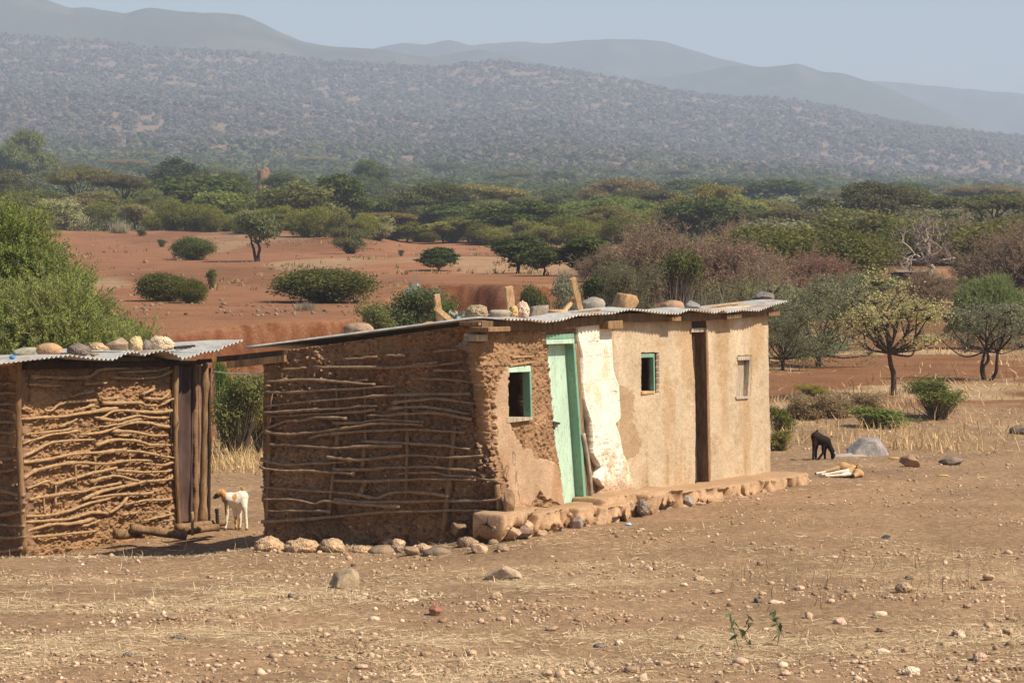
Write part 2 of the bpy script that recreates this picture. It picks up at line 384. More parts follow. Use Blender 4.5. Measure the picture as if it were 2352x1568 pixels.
def wall_patch(name, root, mat, pl, L, R, T, B, step, disp, colf, holes=(), thick=.14):
    L, R, T, B = [np.array(p, float) for p in (L, R, T, B)]
    wpx = max(R[:, 0].max() - L[:, 0].min(), 1); hpx = max(B[:, 1].max() - T[:, 1].min(), 1)
    nu = int(wpx / step[0]) + 2; nv = int(hpx / step[1]) + 2
    U, Vv = np.meshgrid(np.linspace(0, 1, nu), np.linspace(0, 1, nv))
    Ls, Rs = L[np.argsort(L[:, 1])], R[np.argsort(R[:, 1])]; Ts, Bs = T[np.argsort(T[:, 0])], B[np.argsort(B[:, 0])]
    x = lerp(L[:, 0].mean(), R[:, 0].mean(), U); y = 0
    for _ in range(4):
        y = lerp(np.interp(x, Ts[:, 0], Ts[:, 1]), np.interp(x, Bs[:, 0], Bs[:, 1]), Vv)
        x = lerp(np.interp(y, Ls[:, 1], Ls[:, 0]), np.interp(y, Rs[:, 1], Rs[:, 0]), U)
    P = pl.hit(x, y); s = pl.su(P); z = P[..., 2]
    Dp = disp(x, y, s, z); P = P + pl.n * Dp[..., None]
    C = colf(x, y, s, z, Dp)
    i = np.arange(nu * nv).reshape(nv, nu)
    Q = np.stack([i[:-1, :-1], i[1:, :-1], i[1:, 1:], i[:-1, 1:]], -1).reshape(-1, 4)
    xc = (x[:-1, :-1] + x[1:, 1:]).ravel() / 2; yc = (y[:-1, :-1] + y[1:, 1:]).ravel() / 2
    keep = np.ones(len(Q), bool)
    for h in holes: keep &= ~pip(xc, yc, h)
    Q = Q[keep]
    E = np.concatenate([Q[:, [0, 1]], Q[:, [1, 2]], Q[:, [2, 3]], Q[:, [3, 0]]])
    key = np.sort(E, 1); ky = key[:, 0].astype(np.int64) * (nu * nv) + key[:, 1]
    un, inv, cnt = np.unique(ky, return_inverse=True, return_counts=True); bd = E[cnt[inv] == 1]
    V = P.reshape(-1, 3); n0 = len(V)
    V = np.concatenate([V, V - pl.n * thick])
    S = np.stack([bd[:, 1], bd[:, 0], bd[:, 0] + n0, bd[:, 1] + n0], -1)
    Qb = Q[:, ::-1] + n0
    Cf = C.reshape(-1, 3)
    used = np.zeros(2 * n0, bool); Fa = np.concatenate([Q, S, Qb]); used[Fa.ravel()] = True; rm = np.cumsum(used) - 1
    return part(name, V[used], rm[Fa], mat, root, np.concatenate([Cf, Cf])[used])

def prism(name, root, mat, pl, poly, o0, o1, par=None, col=None):
    """solid with its front face on the plane pl+o1, outlined by poly in pixels, its back at pl+o0"""
    poly = np.array(poly, float); Fp = pl.hit(poly[:, 0], poly[:, 1], o1); Bp = Fp - pl.n * (o1 - o0); n = len(poly)
    V = np.concatenate([Fp, Bp]); Fc = [list(range(n)), list(range(2 * n - 1, n - 1, -1))] + [[(i + 1) % n, i, i + n, (i + 1) % n + n] for i in range(n)]
    bm = bmesh.new(); vv = [bm.verts.new(p) for p in V]
    for f in Fc: bm.faces.new([vv[k] for k in f])
    bmesh.ops.recalc_face_normals(bm, faces=bm.faces)
    bmesh.ops.bevel(bm, geom=list(bm.edges), offset=.004, segments=1, affect='EDGES')
    bmesh.ops.triangulate(bm, faces=[f for f in bm.faces if len(f.verts) > 4])
    V = np.array([v.co for v in bm.verts]); bm.verts.index_update(); Fc = [[v.index for v in f.verts] for f in bm.faces]; bm.free()
    return part(name, V, Fc, mat, root if par is None else par, col)

def plank(name, root, mat, a, b, wv, tv, seed=0):
    """sawn timber from a to b, with half-width vector wv and half-thickness vector tv"""
    a, b, wv, tv = [np.array(v, float) for v in (a, b, wv, tv)]
    rg = np.random.default_rng(seed); n = 7; V = []; Fc = []
    for k in range(n):
        c = lerp(a, b, k / (n - 1)) + (wv * rg.uniform(-.06, .06) + tv * rg.uniform(-.15, .15))
        for sx, sy in ((-1, -1), (1, -1), (1, 1), (-1, 1)): V.append(c + wv * sx * rg.uniform(.93, 1.04) + tv * sy)
    for k in range(n - 1):
        for j in range(4): Fc.append([k * 4 + j, k * 4 + (j + 1) % 4, k * 4 + 4 + (j + 1) % 4, k * 4 + 4 + j])
    Fc += [[3, 2, 1, 0], [4 * n - 4, 4 * n - 3, 4 * n - 2, 4 * n - 1]]
    if root is None: return V, Fc
    return part(name, V, Fc, mat, root)

def catmull(P, n):
    P = np.array(P, float)
    if len(P) == 2: return lerp(P[0], P[1], np.linspace(0, 1, max(n, 8))[:, None])
    Q = np.concatenate([[2 * P[0] - P[1]], P, [2 * P[-1] - P[-2]]]); out = []
    for i in range(len(P) - 1):
        t = np.linspace(0, 1, n, endpoint=False)[:, None]; a, b, c, d = Q[i:i + 4]
        out.append(.5 * (2 * b + (c - a) * t + (2 * a - 5 * b + 4 * c - d) * t * t + (3 * b - a - 3 * c + d) * t ** 3))
    return np.concatenate(out + [P[-1:]])

def tube(P, r, sides=6, cap=True):
    P = np.array(P, float); n = len(P); r = np.broadcast_to(np.asarray(r, float), (n,))
    T = np.gradient(P, axis=0); T /= np.linalg.norm(T, axis=1)[:, None] + 1e-12
    ref = np.array([0, 0, 1.]) if abs(T[:, 2]).mean() < .7 else np.array([1., 0, 0])
    A = np.cross(T, ref); A /= np.linalg.norm(A, axis=1)[:, None] + 1e-12; Bv = np.cross(T, A)
    th = np.arange(sides) * 2 * math.pi / sides
    V = P[:, None] + r[:, None, None] * (np.cos(th)[None, :, None] * A[:, None] + np.sin(th)[None, :, None] * Bv[:, None])
    i = np.arange(n * sides).reshape(n, sides); j = np.roll(i, -1, 1)
    Fc = np.stack([i[:-1], i[1:], j[1:], j[:-1]], -1).reshape(-1, 4)
    V = V.reshape(-1, 3)
    if cap and sides == 6:
        e = n * 6 - 6
        Fc = np.concatenate([Fc, [[0, 1, 2, 3], [0, 3, 4, 5], [e + 3, e + 2, e + 1, e], [e + 5, e + 4, e + 3, e]]])
    return V, Fc

def wall_stick(root, pl, pts, rpx, seed, mat, dist, off=None, name='stick'):
    rg = np.random.default_rng(seed); P = np.array(pts, float); r = rpx * dist / F
    X = pl.hit(P[:, 0], P[:, 1], (r * .75 + .012) if off is None else off)
    Q = catmull(X, 7); m = len(Q); tt = np.linspace(0, 1, m)
    Q = Q + np.outer(.006 * fbm(tt * 7 + seed, 0 * tt, 0, seed, 3), [0, 0, 1]) * 1.5
    if off is None:
        Q = Q + np.outer(.010 * vnoise(tt * 4 + seed, 0 * tt, 0, seed + 1) - .03 * (1 - sstep(0, .06, tt)) * (rg.random() < .6) - .03 * sstep(.94, 1, tt) * (rg.random() < .7), pl.n)
    taper = lerp(1.12, .72, tt) if rg.random() < .5 else lerp(.72, 1.12, tt)
    rr = r * taper * (1 + .24 * vnoise(tt * m * .5, seed * 1.3, 0, seed) + .45 * (rg.random(m) < .09))
    V, Fc = tube(Q, rr, 6); return part(name, V, Fc, mat, root, None, True)

def roof_sheet(name, root, mat, pl, s0, s1, W, zf, off, pitch=.076, amp=.011, ns=9, nw=26, par=None):
    """corrugated sheet: s along the eave, w back from it; zf(s,w) gives the height of the sheet's middle"""
    m = int((s1 - s0) / pitch * ns) + 2; S, Wd = np.meshgrid(np.linspace(s0, s1, m), W * np.linspace(0, 1, nw) ** 1.6)
    P = pl.P0 + pl.n * off + S[..., None] * pl.u - Wd[..., None] * pl.n
    P = P.copy(); P[..., 2] = zf(S, Wd) + amp * np.sin(2 * math.pi * S / pitch)
    i = np.arange(m * nw).reshape(nw, m); Q = np.stack([i[:-1, :-1], i[:-1, 1:], i[1:, 1:], i[1:, :-1]], -1).reshape(-1, 4)
    V = P.reshape(-1, 3); n0 = len(V); V = np.concatenate([V, V - [0, 0, .0025]])
    bd = np.concatenate([np.stack([i[0, :-1], i[0, 1:]], -1), np.stack([i[1:, 0], i[:-1, 0]], -1), np.stack([i[:-1, -1], i[1:, -1]], -1), np.stack([i[-1, 1:], i[-1, :-1]], -1)])
    Sd = np.stack([bd[:, 1], bd[:, 0], bd[:, 0] + n0, bd[:, 1] + n0], -1)
    return part(name, V, np.concatenate([Q, Q[:, ::-1] + n0, Sd]), mat, root, None, True)

def boxwall(name, root, mat, a, b, z0, za, zb, th, col):
    """plain rear wall from ground point a to b, sloping top"""
    a = np.array([*a, 0.]); b = np.array([*b, 0.]); d = b - a; nn = np.array([-d[1], d[0], 0]); nn /= np.linalg.norm(nn)
    m, k = 60, 40; U, T = np.meshgrid(np.linspace(0, 1, m), np.linspace(0, 1, k))
    P = a + U[..., None] * d; P[..., 2] = z0 + T * (lerp(za, zb, U) - z0)
    P = P + nn * (.02 * fbm(P[..., 0] * 9, P[..., 1] * 9, P[..., 2] * 9, 3, 3))[..., None]
    i = np.arange(m * k).reshape(k, m); Q = np.stack([i[:-1, :-1], i[:-1, 1:], i[1:, 1:], i[1:, :-1]], -1).reshape(-1, 4)
    V = P.reshape(-1, 3); n0 = len(V)
    bd = np.concatenate([np.stack([i[0, :-1], i[0, 1:]], -1), np.stack([i[1:, 0], i[:-1, 0]], -1), np.stack([i[:-1, -1], i[1:, -1]], -1), np.stack([i[-1, 1:], i[-1, :-1]], -1)])
    return part(name, np.concatenate([V, V + nn * th]), np.concatenate([Q, Q[:, ::-1] + n0, np.stack([bd[:, 1], bd[:, 0], bd[:, 0] + n0, bd[:, 1] + n0], -1)]), mat, root, np.broadcast_to(col, (2 * n0, 3)))

# ------------------------------------------------------------------ stones
def ico(sub):
    bm = bmesh.new(); bmesh.ops.create_icosphere(bm, subdivisions=sub, radius=1)
    V = np.array([v.co for v in bm.verts]); bm.verts.index_update(); Fc = np.array([[v.index for v in f.verts] for f in bm.faces]); bm.free(); return V, Fc
ICO = {k: ico(k) for k in (1, 2, 3, 4, 5)}
def stone_shape(style, seed, sub=4):
    V, Fc = ICO[sub]; rg = np.random.default_rng(seed); V = V.copy()
    if style in ('angular', 'flat'):
        for _ in range(13 if style == 'angular' else 9):
            n = rg.normal(size=3); n /= np.linalg.norm(n); c = rg.uniform(.52, .82); d = V @ n; V = V - np.maximum(0, d - c)[:, None] * n
        V *= (1 + .05 * fbm(V[:, 0] * 3 + seed, V[:, 1] * 3, V[:, 2] * 3, seed, 4))[:, None]
        if style == 'flat': V[:, 2] = np.where(V[:, 2] > .45, .45 + (V[:, 2] - .45) * .3, V[:, 2])
    elif style == 'boulder':
        for n, c in (((0, -.1, 1), .5), ((-.6, -.25, .75), .5), ((.75, -.2, .62), .62), ((.15, -.95, .2), .5), ((0, 0, -1), .35), ((-.2, .9, .3), .6), ((.35, -.9, .2), .55)):
            n = np.array(n) / np.linalg.norm(n); d = V @ n; V = V - np.maximum(0, d - c)[:, None] * n
        V *= (1 + .07 * fbm(V[:, 0] * 2.5 + seed, V[:, 1] * 2.5, V[:, 2] * 2.5, seed, 5) + .06 * fbm(V[:, 0] * 7, V[:, 1] * 7, V[:, 2] * 7, seed, 3))[:, None]
    elif style == 'porous':
        r = 1 + .26 * fbm(V[:, 0] * 1.7 + seed, V[:, 1] * 1.7, V[:, 2] * 1.7, seed, 3) + .16 * fbm(V[:, 0] * 6 + seed, V[:, 1] * 6, V[:, 2] * 6, seed + 4, 3); V = V * r[:, None]
    else:
        r = 1 + .16 * fbm(V[:, 0] * 1.1 + seed, V[:, 1] * 1.1, V[:, 2] * 1.1, seed, 3) + .03 * fbm(V[:, 0] * 7 + seed, V[:, 1] * 7, V[:, 2] * 7, seed + 4, 3); V = V * r[:, None]
    V -= (V.max(0) + V.min(0)) / 2; V /= (V.max(0) - V.min(0)) / 2
    return V, Fc
def stone(label, bbox, Y, color, style, seed, cat='rock', group=None, name='rock', par=None, root=None, tilt=0.0, deep=1.0, sub=4, zbase=None):
    x0, y0, x1, y1 = bbox
    if Y is None:
        g = ground_hit((x0 + x1) / 2, y1 - (y1 - y0) * .18); Y = g[1]
    a = at(x0, y1, Y); b = at(x1, y0, Y); c = (a + b) / 2; hx = (b[0] - a[0]) / 2; hz = (b[2] - a[2]) / 2; hy = (hx * .7 + hz * .3) * deep
    V, Fc = stone_shape(style, seed, sub)
    V = V * [1, 1, 1]; cs, sn = math.cos(tilt), math.sin(tilt); V = np.stack([V[:, 0] * cs - V[:, 2] * sn, V[:, 1], V[:, 0] * sn + V[:, 2] * cs], -1)
    V /= np.abs(V).max(0); V = V * [hx, hy, hz]
    m = M['porous'] if style == 'porous' else M['stone']
    me = mesh_np(name, V, Fc, m, None, style not in ('angular', 'flat'))
    if root is not None:
        o = obj(name, me, root, color); o.location = Vector(c) - root.location; return o
    o = obj(name, me, None, color); o.location = c
    return tag(o, label, cat, group)

# ------------------------------------------------------------------ MAIN HUT
MUD = np.array([.33, .195, .105]); MUDD = np.array([.30, .175, .10]); PLA = np.array([.50, .335, .21]); TAN = np.array([.52, .40, .265]); WHI = np.array([.82, .74, .60])
C0 = np.array([-.18, 28.2, 0]); FR = Plane(C0, (.883, -.47, 0)); SI = Plane(C0, (-.395, -.9187, 0))
hut = empty('mud_hut', C0, 'long mud hut with mint green door, plastered front and stick-laced side wall', 'hut')

def mixc(c, e, t): return c + (e - c) * np.asarray(t)[..., None]
def mud_disp(s, z, seed, cell=.085, a1=.035, a2=.016):
    wx = s + .03 * fbm(s * 12, z * 12, 0, seed + 3, 3); wz = z + .03 * fbm(s * 12, z * 12, 5, seed + 4, 3); f1, f2, cid = worley(wx / cell, wz / (cell * .8), seed)
    b = (.5 * np.sqrt(np.clip(1 - f1 * 1.1, 0, 1)) + .4 * sstep(0, .3, f2 - f1)) * (.3 + .9 * cid) * (.55 + .9 * np.clip(fbm(s * 5, z * 5, 0, seed + 8, 3) + .5, 0, 1))
    return a1 * b + a2 * (fbm(s * 22, z * 22, 0, seed, 4) + .7 * fbm(s * 45, z * 45, 0, seed + 2, 2)) + .03 * fbm(s * 3, z * 3, 0, seed + 7, 3)
def pebbly(C, s, z, seed):
    f1, f2, cid = worley(s / .03, z / .03, seed)
    t = ((cid > .95) & (f1 < .14 + 1.2 * (cid - .95) * 4)); t2 = ((cid < .05) & (f1 < .3))
    C = np.where(t[..., None], np.array([.5, .36, .24]) * (.7 + 8 * (cid - .95))[..., None], C); return np.where(t2[..., None], C * .5, C)
def smear(x, y, a=40., b=260., seed=1): return fbm(x / a, y / b, 0, seed, 4)

# side wall: rough mud packed between posts and laced with sticks
def d_side(x, y, s, z):
    h = mud_disp(s, z, 11, .07, .042, .034)
    post = 0
    for xx in (488, 625, 700, 770, 835, 932, 1030): post = np.maximum(post, np.exp(-((x - 564.5 - (xx - 564.5)) / 5.) ** 2))
    crumb = sstep(1060, 1110, x) * (mud_disp(s, z, 19, .06, .05, .03))
    low = sstep(1130, 1200, y) * .05 * worley(s / .2, z / .17, 5)[0]
    return h - .02 * post + crumb - low - .02
def k_side(x, y, s, z, D):
    C = mixc(np.broadcast_to(MUDD, x.shape + (3,)), MUD * 1.15, sstep(-.2, .4, fbm(s * 2, z * 3, 0, 41, 4)))
    C = mixc(C, np.array([.36, .15, .07]), sstep(.1, .5, fbm(s * 1.3, z * 1.7, 0, 43, 4)) * .5)
    C = mixc(C, np.array([.55, .25, .09]), pip(x, y, c2([(1120, 265), (1230, 250), (1240, 300), (1200, 340), (1150, 330)])) * .8)
    C = mixc(C, np.array([.62, .52, .45]), pip(x, y, c2([(1165, 315), (1225, 320), (1215, 380), (1180, 390), (1120, 362)])) * .7)
    return pebbly(C, s, z, 45)
wall_patch('side_wall', hut, M['mud'], SI, [(606, 790), (608, 900), (603, 1050), (610, 1290)], [(1101, 740), (1108, 850), (1124, 940), (1130, 1010), (1150, 1110), (1163, 1250)],
           [(600, 812), (1110, 741)], [(600, 1285), (1170, 1275)], (1.6, 1.6), d_side, k_side)

W1 = c3([(303, 470), (428, 464), (437, 742), (298, 744)]); DOOR = c3([(511, 312), (662, 306), (728, 1215), (597, 1215)])
PLP = c3([(300, 470), (270, 500), (250, 540), (235, 600), (222, 640), (232, 680), (235, 800), (240, 940), (272, 1030), (300, 1100), (325, 1225), (345, 1250), (432, 1240), (438, 1170), (470, 1128), (485, 1165), (560, 1190), (600, 1240), (590, 1110), (565, 1000), (528, 965), (500, 970), (440, 960), (430, 920), (380, 900), (345, 855), (318, 800), (300, 745)])
def d_front(x, y, s, z):
    p = pip(x + 3 * vnoise(x / 6, y / 6, 0, 3), y + 4 * vnoise(x / 7, y / 7, 0, 4), PLP)
    h = mud_disp(s, z, 23, .06, .018, .016) - .008
    h = h + .03 * sstep(790, 750, y) * fbm(s * 14, z * 9, 0, 5, 3)
    corner = sstep(1150, 1105, x); h = h + corner * (mud_disp(s, z, 29, .055, .036, .03)) - corner * .015
    return np.where(p, .022 + .008 * fbm(s * 4, z * 4, 0, 6, 3), h - .01 * (y > 840))
def k_front(x, y, s, z, D):
    p = pip(x + 3 * vnoise(x / 6, y / 6, 0, 3), y + 4 * vnoise(x / 7, y / 7, 0, 4), PLP)
    C = mixc(np.broadcast_to(MUD * 1.03, x.shape + (3,)), MUD * .85, sstep(0, .5, fbm(s * 6, z * 6, 0, 51, 4)))
    C = pebbly(C, s, z, 53)
    pc = mixc(np.broadcast_to(PLA, x.shape + (3,)), PLA * [.88, .78, .7], sstep(-.1, .4, smear(x, y, 25, 120, 55)))
    crack = (np.abs(fbm(x / 60, y / 160, 0, 57, 4)) < .012); pc = np.where(crack[..., None], pc * .55, pc)
    return np.where(p[..., None], pc, C)
wall_patch('front_mud_wall', hut, M['mud'], FR, [(1101, 740), (1108, 850), (1124, 940), (1130, 1010), (1150, 1110), (1163, 1255)], c3([(690, 150), (662, 306), (690, 700), (728, 1215), (740, 1260)]),
           [(1090, 736), (1345, 735)], [(1140, 1262), (1390, 1205)], (1.0, 1.6), d_front, k_front, [W1, DOOR])

# whitewashed panel, standing proud of the tan plaster
PB_L = c3([(668, 200), (665, 300), (690, 420), (690, 560), (700, 640), (735, 760), (745, 930), (790, 1000), (770, 1060), (800, 1110), (775, 1190)])
PB_R = c3([(838, 200), (842, 380), (852, 500), (882, 570), (885, 640), (888, 740), (862, 770), (892, 850), (905, 930), (932, 985), (942, 1060), (958, 1110), (975, 1140)])
def d_pan(x, y, s, z): return .035 + .012 * fbm(s * 5, z * 4, 0, 61, 4) + .01 * fbm(s * 30, z * 30, 0, 62, 3) * sstep(900, 1100, y)
def k_pan(x, y, s, z, D):
    C = np.broadcast_to(WHI, x.shape + (3,)).copy()
    C = mixc(C, np.array([.72, .49, .26]), sstep(.1, .5, smear(x, y, 18, 60, 63)) * .5)
    C = mixc(C, np.array([.55, .36, .2]), sstep(.12, .3, fbm(x / 9, y / 14, 0, 64, 4)) * sstep(930, 1080, y) * .6)
    C = mixc(C, PLA, sstep(1095, 1125, y + 8 * vnoise(x / 9, 1)))
    for sd, lv in ((65, .012), (66, .010)):
        cr = np.abs(fbm(x / 90, y / 26, 0, sd, 4)) < lv; C = np.where(cr[..., None], C * .55, C)
    return C
wall_patch('whitewashed_panel', hut, M['plaster'], FR, PB_L, PB_R, [(1300, 737), (1420, 728)], [(1340, 1170), (1480, 1140)], (1.0, 1.5), d_pan, k_pan, (), .12)

W2 = c3([(1012, 394), (1108, 392), (1110, 612), (1017, 614)]); W3 = c3([(1526, 410), (1604, 408), (1596, 632), (1519, 634)])
def d_tan(x, y, s, z):
    h = .012 * fbm(s * 3, z * 2.2, 0, 71, 4) + .004 * fbm(s * 18, z * 18, 0, 72, 3)
    return h - .02 * sstep(.1, .4, fbm(s * 9, 3.3, 0, 73, 3)) * sstep(1075, 1130, y + x * .05)
def k_tan(x, y, s, z, D):
    C = np.broadcast_to(TAN, x.shape + (3,)).copy()
    C = mixc(C, TAN * [1.18, 1.2, 1.28], sstep(.05, .5, smear(x, y, 22, 150, 74)) * sstep(1000, 760, y))
    C = mixc(C, TAN * [.86, .74, .62], sstep(-.05, .45, smear(x, y, 26, 190, 75)) * .8)
    C = mixc(C, TAN * [.8, .66, .54], sstep(.15, .55, fbm(x / 14, y / 22, 0, 79, 5)) * .5)
    st = pip(x + 6 * vnoise(x / 8, y / 8, 0, 76), y + 6 * vnoise(x / 9, y / 9, 0, 77), c3([(895, 570), (945, 590), (985, 650), (960, 720), (985, 800), (1010, 880), (990, 940), (940, 960), (900, 930)]))
    C = mixc(C, TAN * [.72, .6, .5], st * .75)
    return mixc(C, MUD, sstep(-.02, .25, -D - .016))
R2 = c3([(1284, 180), (1282, 300), (1300, 640), (1304, 1000), (1298, 1120)])
wall_patch('plastered_wall', hut, M['plaster'], FR, c3([(846, 180), (848, 400), (874, 600), (884, 760), (900, 900), (930, 1010), (952, 1130)]), R2, [(1395, 727), (1600, 712)], [(1430, 1165), (1620, 1135)], (1.1, 1.7), d_tan, k_tan, [W2])
wall_patch('plastered_wall', hut, M['plaster'], FR, c3([(1350, 180), (1366, 290), (1372, 500), (1384, 900), (1388, 1110)]), [(1763, 690), (1765, 760), (1766, 900), (1770, 1000), (1769, 1100)], [(1600, 712), (1780, 697)], [(1620, 1135), (1790, 1098)], (1.1, 1.7), d_tan, k_tan, [W3])
# dark mud bands behind the ragged joints and above the second doorway
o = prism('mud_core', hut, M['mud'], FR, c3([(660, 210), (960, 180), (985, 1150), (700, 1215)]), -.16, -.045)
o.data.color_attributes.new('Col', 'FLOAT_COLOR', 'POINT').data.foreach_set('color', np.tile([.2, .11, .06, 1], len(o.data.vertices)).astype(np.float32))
k = prism('lintel_infill', hut, M['wood_dark'], FR, c3([(1280, 210), (1372, 205), (1366, 262), (1282, 268)]), -.12, .0)

# rear and far end walls; rear wall set askew to shorten the hut's shadow
ux, nx_ = FR.u, FR.n
far = C0 + ux * 7.0
bl = C0 - nx_ * 2.72; br = far - nx_ * 1.3
boxwall('end_wall', hut, M['mud'], (far - nx_ * .1)[:2], br[:2], -.3, 2.12, 1.78, .12, MUD)
boxwall('rear_wall', hut, M['mud'], br[:2], bl[:2], -.5, 1.78, 1.78, .12, MUD)

# --- windows and doors
wf = prism('window_frame', hut, M['mint'], FR, c3([(303, 470), (426, 463), (430, 495), (303, 500)]), -.12, .02)
prism('jamb', hut, M['teal'], FR, c3([(421, 495), (430, 495), (437, 742), (428, 742)]), -.07, .018, wf)
prism('sill', hut, M['wood_grey'], FR, c3([(300, 736), (437, 736), (437, 752), (302, 768)]), -.12, .03, wf)
prism('jamb', hut, M['wood'], FR, c3([(300, 500), (305, 500), (303, 738), (298, 738)]), -.1, .01, wf)
ln = prism('lintel_stick', hut, M['stick'], FR, c3([(330, 412), (445, 408), (446, 418), (332, 424)]), -.02, .03)
prism('lintel_stick', hut, M['stick'], FR, c3([(318, 455), (446, 437), (450, 448), (320, 468)]), -.02, .035)
dr = prism('door', hut, M['mint'], FR, c3([(505, 330), (672, 325), (742, 1235), (590, 1235)]), -.12, -.07)
prism('latch', hut, M['wood_dark'], FR, c3([(548, 757), (585, 765), (583, 775), (562, 775), (556, 802), (550, 802)]), -.07, -.04, dr)
prism('board', hut, M['mint'], FR, c3([(512, 355), (606, 352), (608, 362), (513, 366)]), -.07, -.062, dr)
df = prism('door_frame', hut, M['teal'], FR, c3([(653, 345), (664, 345), (727, 1212), (713, 1212)]), -.075, .03)
prism('lintel', hut, M['teal'], FR, c3([(510, 299), (657, 292), (659, 318), (511, 325)]), -.1, .035, df)
prism('lintel', hut, M['mint'], FR, c3([(510, 327), (659, 320), (660, 345), (512, 350)]), -.1, .045, df)
prism('jamb_trim', hut, M['wood'], FR, c3([(665, 345), (682, 348), (738, 1210), (728, 1212)]), -.14, .022, df)
P = FR.hit(np.array(c3([(705, 825), (735, 1010), (752, 1190)]))[:, 0], np.array(c3([(705, 825), (735, 1010), (752, 1190)]))[:, 1], .045)
V, Fc = tube(catmull(P, 6), .028, 6); part('leaning_post', V, Fc, M['wood_grey'], hut, None, True)
w2 = prism('window_frame', hut, M['teal'], FR, c3([(1013, 400), (1077, 398), (1080, 419), (1015, 421)]), -.1, -.01)
prism('jamb', hut, M['teal'], FR, c3([(1079, 398), (1085, 398), (1089, 600), (1083, 600)]), -.065, -.01, w2)
prism('sill', hut, M['wood_pale'], FR, c3([(1017, 599), (1089, 597), (1089, 612), (1019, 616)]), -.1, .012, w2)
prism('reveal', hut, M['mud'], FR, c3([(1086, 394), (1112, 392), (1113, 612), (1090, 612)]), -.07, -.04, w2)
w3 = prism('window_frame', hut, M['wood_grey'], FR, c3([(1526, 414), (1601, 411), (1602, 432), (1528, 436)]), -.1, .012)
prism('jamb', hut, M['wood_grey'], FR, c3([(1592, 432), (1602, 432), (1591, 632), (1580, 632)]), -.13, .014, w3)
prism('sill', hut, M['wood_grey'], FR, c3([(1520, 627), (1590, 625), (1588, 638), (1523, 642)]), -.1, .016, w3)
prism('shutter', hut, M['wood_grey'], FR, c3([(1524, 436), (1562, 434), (1556, 628), (1517, 630)]), -.07, -.045, w3)
prism('shutter', hut, M['wood'], FR, c3([(1560, 434), (1606, 432), (1598, 630), (1554, 630)]), -.14, -.11, w3)
d2 = prism('door', hut, M['wood_dark'], FR, c3([(1325, 282), (1385, 280), (1400, 1110), (1328, 1110)]), -.16, -.12)
prism('patch_board', hut, M['wood'], FR, c3([(1326, 690), (1366, 688), (1367, 696), (1326, 697)]), -.12, -.112, d2)
f2 = prism('door_frame', hut, M['wood'], FR, c3([(1358, 280), (1367, 280), (1384, 1100), (1374, 1100)]), -.13, .02)
prism('lintel', hut, M['wood_grey'], FR, c3([(1280, 264), (1345, 262), (1347, 284), (1281, 287)]), -.1, .02, f2)
prism('jamb', hut, M['wood_dark'], FR, c3([(1290, 285), (1297, 285), (1312, 1105), (1302, 1105)]), -.12, -.02, f2)

# --- timbers under the eave
EV = c6([(700, 622), (900, 606), (1060, 620), (1300, 618), (1420, 640), (1520, 652), (1620, 640), (1700, 628), (1900, 568), (2060, 556), (2150, 550), (2350, 540)]) + \
     c7([(70, 416), (150, 420), (280, 388), (420, 362), (600, 376), (830, 402), (970, 408), (1110, 362), (1250, 382), (1400, 397), (1480, 366), (1530, 392), (1700, 368), (1900, 376), (2080, 300), (2240, 262)])
OV = .2
EVa = np.array(EV); EX = FR.hit(EVa[:, 0], EVa[:, 1], OV); ES = FR.su(EX); EZ = EX[:, 2]
def eave(s): return np.interp(s, ES, EZ)
bp = [FR.hit(*np.array(p), .04) for p in c6([(650, 690), (1500, 690), (2350, 592)]) + c7([(1110, 440), (1700, 400), (2020, 370)])]
for a, b in zip(bp[:-1], bp[1:]): plank('wall_plate', hut, M['wood_mid'], a + ux * .004, b - ux * .004, np.array([0, 0, .05]), nx_ * .045, 3)
for nm, pts, o0, o1, m in (('rafter', c6([(780, 712), (1056, 700), (1056, 762), (782, 768)]), .0, .2, 'wood'), ('rafter', c6([(660, 645), (690, 645), (690, 690), (660, 692)]), -.1, .12, 'wood'),
                  ('rafter', c7([(165, 490), (335, 480), (337, 575), (168, 582)]), -.05, .14, 'wood'), ('rafter', c7([(905, 438), (1005, 436), (1006, 488), (906, 490)]), -.1, .16, 'wood'),
                  ('rafter', c7([(1530, 415), (1700, 402), (1708, 455), (1532, 470)]), -.1, .15, 'wood_mid'), ('rafter', c7([(2010, 385), (2135, 362), (2140, 428), (2012, 430)]), -.6, .1, 'wood'),
                  ('rafter', c6([(640, 800), (770, 800), (775, 880), (640, 885)]), -.1, .05, 'wood_grey')):
    prism(nm, hut, M[m], FR, pts, o0, o1)
# far-end overhanging purlin and the back corner boards seen under the roof's left end
a = SI.hit(*np.array(c8([(1985, 395)])[0]), .14); b = SI.hit(*np.array(c8([(2330, 335)])[0]), .14)
plank('purlin', hut, M['wood'], a, b + SI.u * .2, np.array([0, 0, .035]), SI.n * .03, 5)
a = SI.hit(*np.array(c8([(1900, 345)])[0]), .06); b = SI.hit(*np.array(c8([(2330, 285)])[0]), .06)
plank('purlin', hut, M['wood_dark'], a, b + SI.u * .2, np.array([0, 0, .03]), SI.n * .04, 6)

